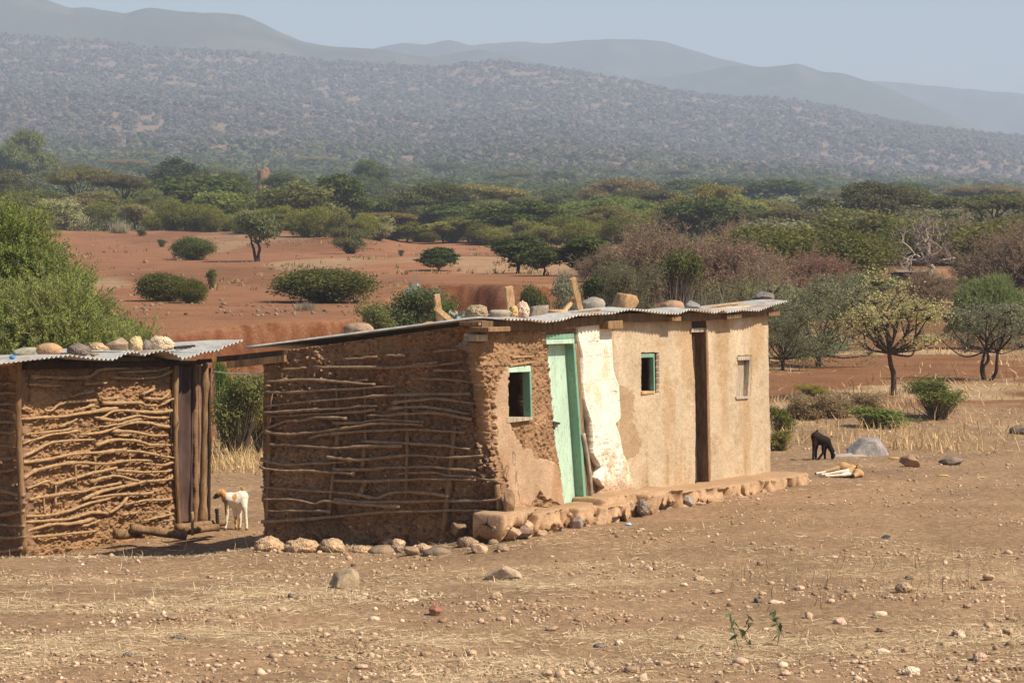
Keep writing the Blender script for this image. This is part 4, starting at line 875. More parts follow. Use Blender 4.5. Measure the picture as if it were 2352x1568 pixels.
GR = [(945, 500, 40, 20), (550, 570, 70, 30), (1830, 580, 85, 45), (1505, 350, 62, 35), (1690, 318, 62, 30), (2050, 405, 60, 36), (2150, 515, 62, 46), (160, 590, 46, 40), (220, 595, 46, 40), (185, 383, 62, 26), (860, 152, 46, 22), (945, 213, 52, 25), (1130, 255, 36, 26), (775, 425, 36, 28), (400, 465, 52, 30), (2000, 455, 72, 25), (2190, 372, 42, 36),
      (1700, 490, 72, 30), (1365, 325, 36, 36), (2190, 150, 50, 36), (2295, 338, 52, 26), (1050, 535, 72, 36), (1255, 590, 46, 22), (600, 610, 46, 42), (1210, 262, 56, 22), (130, 255, 40, 22), (1700, 388, 46, 22), (1140, 85, 30, 20), (790, 183, 30, 18), (1150, 225, 34, 20), (2280, 400, 50, 36), (380, 585, 34, 26), (2105, 560, 36, 26), (1560, 220, 36, 24), (1320, 200, 46, 26), (690, 215, 36, 20), (490, 450, 40, 30), (2250, 600, 40, 26), (1465, 258, 34, 24), (2090, 280, 36, 22), (1470, 525, 26, 20), (1600, 560, 34, 18), (1990, 80, 20, 26), (1475, 55, 44, 14), (2060, 50, 20, 22)]
GL = [(1000, 555, 40, 25), (1660, 558, 56, 20), (820, 425, 72, 20), (585, 505, 40, 24), (345, 545, 36, 26), (250, 498, 40, 22), (255, 280, 30, 22), (410, 280, 50, 18), (1335, 235, 26, 26), (2165, 498, 56, 36), (1955, 500, 46, 26), (1330, 495, 40, 24), (2050, 480, 30, 20), (1260, 530, 30, 26), (1500, 412, 34, 24), (1720, 340, 50, 26), (2300, 340, 46, 26), (2230, 295, 40, 30), (1300, 295, 40, 20), (1210, 290, 26, 18), (965, 148, 28, 20), (1105, 332, 36, 20), (790, 335, 50, 16), (1895, 255, 52, 18), (2280, 235, 50, 36), (265, 428, 24, 16), (355, 432, 30, 20), (430, 505, 26, 18), (2260, 500, 40, 28), (1560, 520, 40, 22), (635, 540, 34, 16), (120, 610, 40, 22), (290, 530, 34, 20), (1020, 155, 18, 16), (670, 258, 24, 20), (380, 545, 26, 20)]
rg = np.random.default_rng(7)
shade = [('pale cream', (.66, .51, .36)), ('tan', (.5, .35, .22)), ('brown', (.36, .24, .15)), ('pinkish', (.56, .38, .27)), ('dark grey', (.17, .14, .12))]
for k, (cx, cy_, w_, h_) in enumerate([(1176 + .5 * a, 1251 + .5 * b, c * .55, d * .55) for a, b, c, d in GR] + [(.5 * a, 1251 + .5 * b, c * .55, d * .55) for a, b, c, d in GL]):
    dk = (k in (12, 14, 47, 48, 53)); nm, cl = shade[4 if dk else int(rg.choice([0, 0, 1, 1, 2, 3, 3]))]
    cl = tuple(np.array(cl) * rg.uniform(.85, 1.12))
    side = 'right' if cx > 1450 else ('left' if cx < 700 else 'middle')
    stone('%s %s stone among the loose stones on the dry %s foreground' % ('fist sized' if w_ > 25 else 'small', nm, side), (cx - w_ / 2, cy_ - h_ / 2, cx + w_ / 2, cy_ + h_ / 2), None, cl, str(rg.choice(['angular', 'porous', 'angular', 'round'])), 900 + k,
          'stone', 'loose %s %s stones on the %s foreground' % ('fist sized' if w_ > 25 else 'small', nm, side), 'stone', sub=3)

def scatter_px(n, x0, x1, d0, d1, rg, pw=1.0):
    d = np.sqrt(rg.uniform(d0 ** 2, d1 ** 2, n)); px = rg.uniform(x0, x1, n); x = (px - 1176) / F * d; return x, d
def free(x, y):
    """ground not covered by the huts"""
    P = np.stack([x, y, 0 * x], -1); r = np.ones(len(x), bool)
    for pl, p0, L, W, e in ((FR, C0, 7.0, 2.7, .42), (FL, A0, 3.4, 2.6, .05)):
        s = (P - p0) @ pl.u; o = (P - p0) @ pl.n; r &= ~((s > -.05) & (s < L + .1) & (o < e) & (o > -W))
    return r
def build_gravel():
    rg = np.random.default_rng(11); A = Acc()
    V0, F0 = ICO[1]
    for (n, d0, d1, s0, s1) in ((16800, 17.8, 24, .006, .026), (10000, 24, 31, .006, .022), (8000, 31, 48, .008, .03), (2300, 17.8, 29, .018, .045), (1500, 70, 84, .03, .09), (1500, 84, 200, .04, .11)):
        x, y = scatter_px(n, -330, 2680, d0, d1, rg)
        if d0 >= 70: k = (1176 + F * x / y < 900); x, y = x[k], y[k]
        dn = fbm(x * .7, y * .7, 0, 3, 3); k = free(x, y) & (rg.random(len(x)) < .42 + 1.7 * dn); x, y = x[k], y[k]
        n = len(x); z = terrain(x, y); r = np.exp(rg.uniform(math.log(s0), math.log(s1), n)) * rg.uniform(.7, 1.1, n)
        S = r[:, None] * rg.uniform(.55, 1.2, (n, 3)); S[:, 2] *= .7
        V = V0[None] * (1 + rg.uniform(-.25, .25, (n, len(V0), 1))) * S[:, None]; th = rg.uniform(0, 6.28, n); c, s = np.cos(th)[:, None], np.sin(th)[:, None]
        V = np.stack([V[..., 0] * c - V[..., 1] * s, V[..., 0] * s + V[..., 1] * c, V[..., 2]], -1) + np.stack([x, y, z + S[:, 2] * .35], -1)[:, None]
        base = np.array([[.62, .46, .32], [.48, .33, .2], [.36, .23, .14], [.55, .37, .25], [.2, .14, .1], [.30, .19, .11]])
        cl = base[rg.choice(6, n, p=[.2, .24, .22, .16, .06, .12])] * rg.uniform(.8, 1.15, (n, 1))
        if d0 >= 70: cl = cl * .5
        A.add(V.reshape(-1, 3), (F0[None] + (np.arange(n) * len(V0))[:, None, None]).reshape(-1, 3), np.repeat(cl, len(V0), 0))
    V, Fc, C = A.get(); tag(obj('gravel', mesh_np('gravel', V, Fc, M['pebble'], C)), kind='stuff')
build_gravel()

def blades(A, x, y, z, L, W, ang, elev, cl, rg, bend=.25):
    """thin three-point blades from (x,y,z), leaving the ground at angle elev"""
    n = len(x); d = np.stack([np.cos(ang) * np.cos(elev), np.sin(ang) * np.cos(elev), np.sin(elev)], -1); sd_ = np.stack([-np.sin(ang), np.cos(ang), 0 * ang], -1)
    p0 = np.stack([x, y, z], -1); p1 = p0 + d * (L * .55)[:, None]; d2 = d + rg.normal(0, bend, (n, 3)); p2 = p1 + d2 * (L * .45)[:, None]
    w_ = (sd_ + rg.normal(0, .35, (n, 3)))* W[:, None]
    V = np.stack([p0 - w_, p0 + w_, p1 + w_ * .8, p1 - w_ * .8, p2], 1)
    i = np.arange(n)[:, None] * 5
    A.add(V.reshape(-1, 3), np.concatenate([i + [0, 1, 2], i + [0, 2, 3], i + [3, 2, 4]]), np.repeat(cl, 5, 0))
def build_straw():
    rg = np.random.default_rng(13); A = Acc()
    for (n, d0, d1, L0, L1, W, thr) in ((67000, 17.8, 24.5, .03, .13, .0021, .03), (24000, 24, 29, .03, .12, .0022, .1), (9000, 29, 46, .05, .16, .003, .05)):
        x, y = scatter_px(n, -330, 2680, d0, d1, rg); dn = fbm(x * .5, y * .9, 0, 61, 5) + .7 * fbm(x * 1.7, y * 5, 0, 65, 4)
        k = free(x, y) & (dn > thr + rg.normal(0, .16, n)) ; x, y = x[k], y[k]; n = len(x); z = terrain(x, y)
        up = rg.random(n) < .06
        cl = np.array([.66, .51, .31]) * rg.uniform(.6, 1.3, (n, 1)) * (1 + rg.normal(0, .04, (n, 3)))
        blades(A, x, y, z + .012, rg.uniform(L0, L1, n), np.full(n, W), rg.uniform(0, 6.28, n), np.where(up, rg.uniform(.4, 1.4, n), rg.uniform(0, .12, n)), cl, rg)
    V, Fc, C = A.get(); tag(obj('dry_straw', mesh_np('dry_straw', V, Fc, M['straw'], C)), kind='stuff')
build_straw()
def build_dry_grass():
    rg = np.random.default_rng(17); A = Acc()
    def patch(px, py, n, sp, h0, h1, cl, W=.006):
        g = ground_hit(px, py); x = g[0] + rg.normal(0, sp[0], n); y = g[1] + rg.normal(0, sp[1], n); k = free(x, y); x, y = x[k], y[k]; n = len(x)
        c = np.array(cl) * rg.uniform(.65, 1.25, (n, 1)); blades(A, x, y, terrain(x, y), rg.uniform(h0, h1, n), np.full(n, W), rg.uniform(0, 6.28, n), rg.uniform(.5, 1.5, n), c, rg, .3)
    for px, py, n, sp in ((2090, 1030, 420, (.5, .5)), (2150, 1010, 420, (.5, .6)), (2200, 1035, 260, (.4, .4)), (2040, 1000, 260, (.4, .6)), (1920, 1000, 200, (.4, .6)), (1830, 1020, 200, (.3, .5)), (2290, 990, 140, (.5, .6)), (2250, 960, 160, (.6, .8)), (2100, 960, 220, (.7, .8)), (1960, 955, 160, (.7, .8))):
        patch(px, py, n // 3, sp, .06, .34, (.62, .43, .2), .0045)
    for px, py, n, sp in ((515, 1075, 300, (.2, .5)), (550, 1060, 380, (.22, .5)), (590, 1070, 300, (.15, .5)), (500, 1040, 200, (.2, .5)), (575, 1020, 260, (.25, .8)), (530, 1000, 200, (.3, .9))): patch(px, py, n // 2, sp, .06, .36, (.66, .47, .22), .0045)
    for px, py in ((1880, 955), (1910, 940), (1850, 930), (1940, 925), (1980, 915), (1820, 950)): patch(px, py, 130, (.5, .6), .06, .26, (.46, .32, .17), .006)
    # scattered straw-coloured tufts over the slope at the right
    x, y = scatter_px(6000, 1750, 2500, 40, 100, rg); k = fbm(x * .5, y * .3, 0, 77, 5) > rg.normal(.0, .2, len(x)); x, y = x[k], y[k]; n = len(x)
    blades(A, x, y, terrain(x, y), rg.uniform(.08, .22, n), np.full(n, .008), rg.uniform(0, 6.28, n), rg.uniform(.1, 1.2, n), np.array([.6, .41, .2]) * rg.uniform(.6, 1.2, (n, 1)), rg)
    x, y = scatter_px(700, 150, 1450, 70, 215, rg); k = fbm(x * .12, y * .05, 0, 86, 4) > .08; x, y = x[k], y[k]; n = len(x); q_ = np.repeat(np.arange(n), 9); nn = len(q_)
    blades(A, x[q_] + rg.normal(0, .12, nn), y[q_] + rg.normal(0, .12, nn), terrain(x, y)[q_], rg.uniform(.1, .3, nn), np.full(nn, .02), rg.uniform(0, 6.28, nn), rg.uniform(.4, 1.4, nn), np.array([.33, .24, .11]) * rg.uniform(.6, 1.2, (nn, 1)), rg)
    # thin dead stalks in the right foreground
    for px, py in zip(rg.uniform(1690, 2280, 60), rg.uniform(1290, 1400, 60)): patch(px, py, 3, (.05, .05), .1, .3, (.3, .2, .1), .0022)
    V, Fc, C = A.get(); tag(obj('dry_grass', mesh_np('dry_grass', V, Fc, M['straw'], C)), kind='stuff')
build_dry_grass()

# logs and pegs before the small hut door
def log(label, pts, Y0, Y1, r, name='log', mat='wood', cat='log'):
    P = [at(p[0], p[1], lerp(Y0, Y1, k / (len(pts) - 1))) for k, p in enumerate(c1(pts))]; Q = catmull(P, 8)
    V, Fc = tube(Q, r * (1 + .1 * vnoise(np.arange(len(Q)) * .5, 3.3)), 6); tag(obj(name, mesh_np(name, V, Fc, M[mat], None, True)), label, cat)
log('long peeled log lying below the stick wall of the small hut', [(805, 1285), (980, 1310), (1150, 1332)], 31.0, 31.2, .055)
log('short thick log tucked under the end of the long peeled log', [(712, 1325), (880, 1318)], 30.9, 31.2, .06)
log('upper of the two logs forming the small hut threshold', [(1090, 1283), (1230, 1268), (1385, 1250)], 31.6, 32.2, .045)
log('lower of the two logs forming the small hut threshold', [(1145, 1305), (1340, 1280)], 31.5, 32, .045)
log('pale peg standing upright in front of the small hut door', [(1187, 1185), (1188, 1330)], 31.4, 31.4, .018, 'peg', 'stick', 'peg')
log('dark forked peg standing by the small hut door, left of the kid goat', [(1338, 1165), (1342, 1230), (1346, 1305)], 32.0, 32.0, .022, 'peg', 'wood_dark', 'peg')
# rubble footing that fills the row in front of the side wall
rg = np.random.default_rng(77)
for k in range(26):
    cx = rg.uniform(585, 1000) if k < 18 else rg.uniform(1030, 1160); cyy = rg.uniform(1232, 1268) if k < 18 else rg.uniform(1245, 1262); w_ = rg.uniform(18, 46)
    stone('small pale rubble stone packed into the low footing before the side wall', (cx - w_ / 2, cyy - w_ * .33, cx + w_ / 2, cyy + w_ * .33), None, tuple(np.array((.5, .34, .21)) * rg.uniform(.6, 1.15)), str(rg.choice(['angular', 'porous'])), 1200 + k, 'stone', 'rubble packed into the footing before the side wall', 'stone', sub=3)
# litter
for lab, px, py, cl, sz in (('light blue scrap of litter on the dirt before the stone ledge', 1443, 1206, (.35, .6, .8), .035), ('white scrap of litter on the left foreground', 189, 1297, (.8, .8, .8), .02), ('dark flat scrap lying on the dirt at the right', 2035, 1237, (.05, .05, .06), .05)):
    g = ground_hit(px, py); V, Fc = stone_shape('angular', int(px), 2); o = obj('litter', mesh_np('litter', V * [sz, sz, sz * .5] + g + [0, 0, sz * .3], Fc, M['pebble'], np.broadcast_to(cl, (len(V), 3)))); tag(o, lab, 'litter')
for lab, px, py, l in (('yellow corn stalk piece lying beyond the sleeping dog, left of two', 2052, 1054, 24), ('yellow corn stalk piece lying right of the sleeping dog', 2165, 1094, 26)):
    g = ground_hit(px, py); r = l / F * g[1] / 2; V, Fc = tube(np.array([[-r, 0, .012], [0, .01, .014], [r, .02, .012]]) + g, .012); tag(obj('stalk', mesh_np('stalk', V, Fc, M['straw'], np.broadcast_to((.7, .45, .12), (len(V), 3)))), lab, 'stalk')
# grey ash by the boulder
g = ground_hit(1950, 1046); th = np.linspace(0, 2 * math.pi, 40, endpoint=False); rr = 1 + .25 * fbm(np.cos(th) * 2, np.sin(th) * 2, 0, 4, 3)
rs = np.linspace(0, 1, 8)[:, None]; X = g[0] + rs * rr * np.cos(th) * .3; Y = g[1] + .0 + rs * rr * np.sin(th) * .28; Z = terrain(X, Y) + .03 * (1 - rs) + .004 - .02 * rs ** 4
i = np.arange(320).reshape(8, 40); j = np.roll(i, -1, 1); o = obj('ash', mesh_np('ash', np.stack([X, Y, Z], -1).reshape(-1, 3), np.stack([i[:-1], i[1:], j[1:], j[:-1]], -1).reshape(-1, 4), M['pebble'], np.broadcast_to((.40, .33, .27), (320, 3)), True)); tag(o, kind='stuff')

# ------------------------------------------------------------------ animals
def skin(name, nodes, edges, root_node, vox=.0055, it=7):
    """one continuous body: tapered limbs between the joints, fused by a voxel remesh and smoothed"""
    A = Acc(); th = np.linspace(-math.pi / 2, 0, 6); th2 = np.linspace(0, math.pi / 2, 6)
    for a, b in edges:
        (x0, y0, z0, r0), (x1, y1, z1, r1) = nodes[a], nodes[b]; P0 = np.array([x0, y0, z0]); P1 = np.array([x1, y1, z1]); T = (P1 - P0) / np.linalg.norm(P1 - P0)
        C_ = np.concatenate([P0 + T * (r0 * np.sin(th))[:, None], P1 + T * (r1 * np.sin(th2))[:, None]]); R_ = np.concatenate([r0 * np.cos(th), r1 * np.cos(th2)]) + 1e-5
        V, Fc = tube(C_, R_, 12, False); n = len(V) // 12; A.add(V, Fc[:, ::-1])
    V, Fc, _ = A.get(); me = mesh_np(name + '_tmp', V, Fc); o = bpy.data.objects.new(name + '_tmp', me); COL.objects.link(o)
    rm_ = o.modifiers.new('rm', 'REMESH'); rm_.mode = 'VOXEL'; rm_.voxel_size = vox; rm_.use_smooth_shade = True; sm_ = o.modifiers.new('sm', 'SMOOTH'); sm_.factor = .5; sm_.iterations = it
    dg = bpy.context.evaluated_depsgraph_get(); out = bpy.data.meshes.new_from_object(o.evaluated_get(dg)); bpy.data.objects.remove(o); bpy.data.meshes.remove(me); out.name = name
    V = np.zeros(len(out.vertices) * 3, np.float32); out.vertices.foreach_get('co', V); V = V.reshape(-1, 3)
    nz = np.zeros(len(V) * 3, np.float32); out.vertices.foreach_get('normal', nz); V = V + nz.reshape(-1, 3) * (.004 + .0025 * fbm(V[:, 0] * 40, V[:, 1] * 40, V[:, 2] * 40, 3, 3))[:, None]; out.vertices.foreach_set('co', V.astype(np.float32).ravel()); out.update()
    return out, V
def paint(me, C):
    c = np.ones((len(C), 4), np.float32); c[:, :3] = C; a = me.color_attributes.new('Col', 'FLOAT_COLOR', 'POINT'); a.data.foreach_set('color', c.ravel()); me.materials.append(M['fur'])
def ear_mesh(root, base, tip, w_, colr, name='ear'):
    base, tip = np.array(base), np.array(tip); ax = tip - base; sd_ = np.cross(ax, [0, 1, .2]); sd_ = sd_ / np.linalg.norm(sd_) * w_; V = []; Fc = []
    for k, (t, f) in enumerate(((0, .55), (.3, 1), (.65, .85), (1, .12))):
        c = base + ax * t; V += [c - sd_ * f, c + sd_ * f, c + [0, .012 * f, 0]]
    for k in range(3): b = 3 * k; Fc += [[b, b + 1, b + 4, b + 3], [b + 1, b + 2, b + 5, b + 4], [b + 2, b, b + 3, b + 5]]
    me = mesh_np(name, V, Fc, M['fur'], np.broadcast_to(colr, (12, 3)), True); return obj(name, me, root)
def goat(label, px, py, sc_, org, J, rads, colf, ears, earcol, Y=None):
    g = ground_hit(px, py)
    def p(c, y, r): return ((c[0] - org[0]) * sc_, y, (org[1] - c[1]) * sc_, r)
    nd = {k: p(c, y, rads[k]) for k, (c, y) in J.items()}
    E = [('rump', 'mid'), ('mid', 'sho'), ('sho', 'chest'), ('chest', 'neck'), ('neck', 'poll'), ('poll', 'face'), ('face', 'muz'), ('rump', 'tail'), ('tail', 'tail2')]
    for a in ('f1', 'f2'): E += [('sho', a + 'a'), (a + 'a', a + 'b'), (a + 'b', a + 'c')]
    for a in ('h1', 'h2'): E += [('rump', a + 'a'), (a + 'a', a + 'b'), (a + 'b', a + 'c')]
    me, V = skin('goat', nd, E, 'mid'); zmin = V[:, 2].min()
    paint(me, colf(V[:, 0] / sc_ + org[0], V[:, 1], org[1] - V[:, 2] / sc_)); o = obj('goat', me); o.location = (g[0], g[1], g[2] - zmin - .006)
    tag(o, label, 'goat')
    for b, t in ears: ear_mesh(o, p(*b, 0)[:3], p(*t, 0)[:3], .022, earcol)
    return o
S1 = .000529
J1 = dict(rump=((800, 560), 0), mid=((670, 630), 0), sho=((540, 610), 0), chest=((470, 600), 0), neck=((425, 535), 0), poll=((365, 460), 0), face=((290, 505), 0), muz=((215, 565), 0), tail=((828, 440), 0), tail2=((795, 345), 0),
          f1a=((480, 800), -.035), f1b=((478, 985), -.04), f1c=((440, 1262), -.04), f2a=((625, 800), .045), f2b=((652, 1000), .05), f2c=((665, 1270), .05), h1a=((735, 850), .05), h1b=((752, 1060), .05), h1c=((738, 1262), .05), h2a=((862, 770), -.05), h2b=((893, 900), -.055), h2c=((912, 1258), -.055))
R1 = dict(rump=.074, mid=.082, sho=.078, chest=.055, neck=.038, poll=.036, face=.033, muz=.019, tail=.016, tail2=.012, f1a=.024, f1b=.015, f1c=.014, f2a=.026, f2b=.016, f2c=.014, h1a=.027, h1b=.014, h1c=.014, h2a=.034, h2b=.016, h2c=.014)
def col1(cx, y, cy_):
    W_ = np.array([.82, .74, .6]); B_ = np.array([.55, .28, .09]); D_ = np.array([.10, .06, .035]); n = 25 * fbm(cx / 60, cy_ / 60, y * 9, 3, 3)
    C = np.broadcast_to(W_, cx.shape + (3,)).copy(); C = mixc(C, B_, (cx + n < 455) & (cy_ < 700)); C = mixc(C, B_, np.hypot((cx - 650) / 55, (cy_ - 545) / 75) + n / 60 < 1)
    C = mixc(C, D_, (cx + n * .5 < 300) & (cy_ + n * .5 > 480)); C = mixc(C, W_, (cx < 330) & (cy_ < 425)); C = mixc(C, B_, (cy_ > 1000) & (cx > 620) & (cx < 760) & (y < .2) & (n > -4)); C = mixc(C, B_ * .7, (cx > 790) & (cy_ < 430)); C = mixc(C, B_ * .5, cy_ > 1235)
    return mixc(C, np.array([.36, .22, .1]), (cx + n < 500) & (cy_ > 620) & (cy_ < 940) & (cx < 520))
goat('white and brown kid goat standing between the two huts', 541, 1217, S1, (660, 1265), J1, R1, col1, [(((375, 455), -.03), ((330, 540), -.05))], (.55, .28, .1))
S2_ = .000735
J2 = dict(rump=((262, 300), 0), mid=((340, 350), 0), sho=((440, 380), 0), chest=((478, 420), 0), neck=((515, 490), 0), poll=((560, 570), 0), face=((572, 630), 0), muz=((558, 690), 0), tail=((250, 232), 0), tail2=((283, 182), 0),
          f1a=((385, 480), -.03), f1b=((388, 580), -.03), f1c=((308, 690), -.03), f2a=((432, 500), .03), f2b=((426, 600), .03), f2c=((426, 705), .03), h1a=((232, 410), -.035), h1b=((212, 520), -.035), h1c=((207, 690), -.035), h2a=((278, 430), .035), h2b=((265, 550), .035), h2c=((262, 680), .035))
R2_ = dict(rump=.068, mid=.072, sho=.062, chest=.042, neck=.033, poll=.031, face=.027, muz=.017, tail=.014, tail2=.011, f1a=.023, f1b=.014, f1c=.013, f2a=.023, f2b=.014, f2c=.013, h1a=.032, h1b=.016, h1c=.013, h2a=.03, h2b=.016, h2c=.013)
goat('black kid goat grazing with its head down right of the long hut', 1888, 1056, S2_, (370, 705), J2, R2_, lambda cx, y, cy_: mixc(np.broadcast_to(np.array([.016, .010, .008]), cx.shape + (3,)), np.array([.035, .018, .011]), sstep(380, 240, cx)), [(((575, 570), -.02), ((618, 640), -.03))], (.28, .27, .25))
# sleeping dog
S3 = .00069
def q(cx, cy_, y, r): return ((cx - 850) * S3, y, (985 - cy_) * S3, r)
nd = dict(hip=q(930, 860, .05, .075), belly=q(1000, 885, .03, .072), chest=q(1075, 905, .0, .078), neck=q(1130, 925, -.04, .05), head=q(1165, 930, -.10, .052), snout=q(1105, 965, -.16, .026), nose=q(1075, 975, -.19, .018), cap=q(1210, 950, -.08, .045),
          th1=q(840, 870, .03, .04), kn1=q(700, 893, .0, .02), pw1=q(560, 928, -.02, .012), to1=q(420, 950, -.03, .014), th2=q(860, 890, .05, .035), kn2=q(700, 920, .05, .018), pw2=q(590, 945, .04, .012), to2=q(480, 960, .03, .013),
          fa=q(970, 905, -.08, .03), fb=q(820, 912, -.1, .016), fc=q(660, 938, -.11, .011), fd=q(520, 958, -.11, .014), ga=q(985, 950, -.10, .024), gb=q(860, 966, -.13, .013), gc=q(720, 974, -.13, .011), gd=q(585, 976, -.14, .013), tl=q(870, 830, .09, .016), tl2=q(780, 900, .14, .012), tl3=q(720, 960, .16, .008))
Ed = [('hip', 'belly'), ('belly', 'chest'), ('chest', 'neck'), ('neck', 'head'), ('head', 'snout'), ('snout', 'nose'), ('head', 'cap'), ('hip', 'th1'), ('th1', 'kn1'), ('kn1', 'pw1'), ('pw1', 'to1'), ('hip', 'th2'), ('th2', 'kn2'), ('kn2', 'pw2'), ('pw2', 'to2'), ('chest', 'fa'), ('fa', 'fb'), ('fb', 'fc'), ('fc', 'fd'), ('chest', 'ga'), ('ga', 'gb'), ('gb', 'gc'), ('gc', 'gd'), ('hip', 'tl'), ('tl', 'tl2'), ('tl2', 'tl3')]
me, V = skin('dog', nd, Ed, 'belly'); cx = V[:, 0] / S3 + 850; cy_ = 985 - V[:, 2] / S3; n = 25 * fbm(cx / 60, cy_ / 60, V[:, 1] * 9, 3, 3)
C = np.broadcast_to(np.array([.48, .29, .14]), (len(V), 3)).copy(); C = mixc(C, np.array([.8, .7, .56]), (cx + n < 600) | ((V[:, 1] < -.09) & (cx < 1010)) | ((cy_ + n > 925) & (cx < 1080) & (cx > 900))); C = mixc(C, np.array([.06, .04, .03]), ((cx < 1090) & (cx > 1040) & (V[:, 1] < -.18)) | (cx < 425))
paint(me, C); dog = obj('dog', me); g = ground_hit(1928, 1094); dog.location = (g[0], g[1], g[2] - V[:, 2].min() - .012); tag(dog, 'tan and white dog asleep on its side on the bare dirt', 'dog')
ear_mesh(dog, q(1150, 880, -.08, 0)[:3], q(1178, 775, -.07, 0)[:3], .024, (.35, .16, .06)); ear_mesh(dog, q(1205, 975, -.12, 0)[:3], q(1255, 978, -.14, 0)[:3], .02, (.3, .13, .05))

# ------------------------------------------------------------------ vegetation
def unit(rg, n):
    v = rg.normal(size=(n, 3)); return v / np.linalg.norm(v, axis=1)[:, None]
def leaf_quads(A, P, Nn, L, W, cl, rg, T=None):
    n = len(P)
    if T is None: T = unit(rg, n)
    T = T - Nn * (T * Nn).sum(1)[:, None]; T /= np.linalg.norm(T, axis=1)[:, None] + 1e-9; B = np.cross(Nn, T)
    L = np.broadcast_to(np.asarray(L, float), (n,))[:, None]; W = np.broadcast_to(np.asarray(W, float), (n,))[:, None]
    V = np.stack([P - T * L * .5, P - B * W * .5 + T * L * .05, P + T * L * .5, P + B * W * .5 + T * L * .05], 1)
    A.add(V.reshape(-1, 3), np.arange(4 * n).reshape(n, 4), np.repeat(cl, 4, 0))
def segs(A, P0, P1, r0, r1, cl):
    """many thin three-sided twigs at once"""
    n = len(P0); T = P1 - P0; T = T / (np.linalg.norm(T, axis=1)[:, None] + 1e-9); ref = np.where(np.abs(T[:, 2:3]) < .8, [[0, 0, 1.]], [[1., 0, 0]])
    a = np.cross(T, ref); a /= np.linalg.norm(a, axis=1)[:, None]; b = np.cross(T, a); V = []
    for P, r in ((P0, r0), (P1, r1)):
        r = np.broadcast_to(np.asarray(r, float), (n,))[:, None]
        for k in range(3): V.append(P + r * (math.cos(k * 2.0944) * a + math.sin(k * 2.0944) * b))
    V = np.stack(V, 1); i = np.arange(n)[:, None] * 6
    A.add(V.reshape(-1, 3), np.concatenate([i + [0, 1, 4, 3], i + [1, 2, 5, 4], i + [2, 0, 3, 5]]), np.broadcast_to(cl, (n, 3)).repeat(6, 0) if np.ndim(cl) > 1 else cl)
def limb(A, P, r0, r1, cl, sides=5):
    Q = catmull(P, 5); V, Fc = tube(Q, np.linspace(r0, r1, len(Q)), sides, False); A.add(V, Fc, cl)
def clumps_in(lobes, n, rg, inner=.5, top=.35):
    lobes = np.array(lobes, float); w_ = lobes[:, 3] * lobes[:, 4] * lobes[:, 5]; k = rg.choice(len(lobes), n, p=w_ / w_.sum()); d = unit(rg, n)
    d[:, 2] = np.where((d[:, 2] < -.1) & (rg.random(n) < top * 2), -d[:, 2], d[:, 2]); r = rg.uniform(inner ** 2, 1, n) ** .5 * np.where(rg.random(n) < .13, rg.uniform(1.0, 1.32, n), 1)
    return lobes[k, :3] + d * lobes[k, 3:] * r[:, None], d
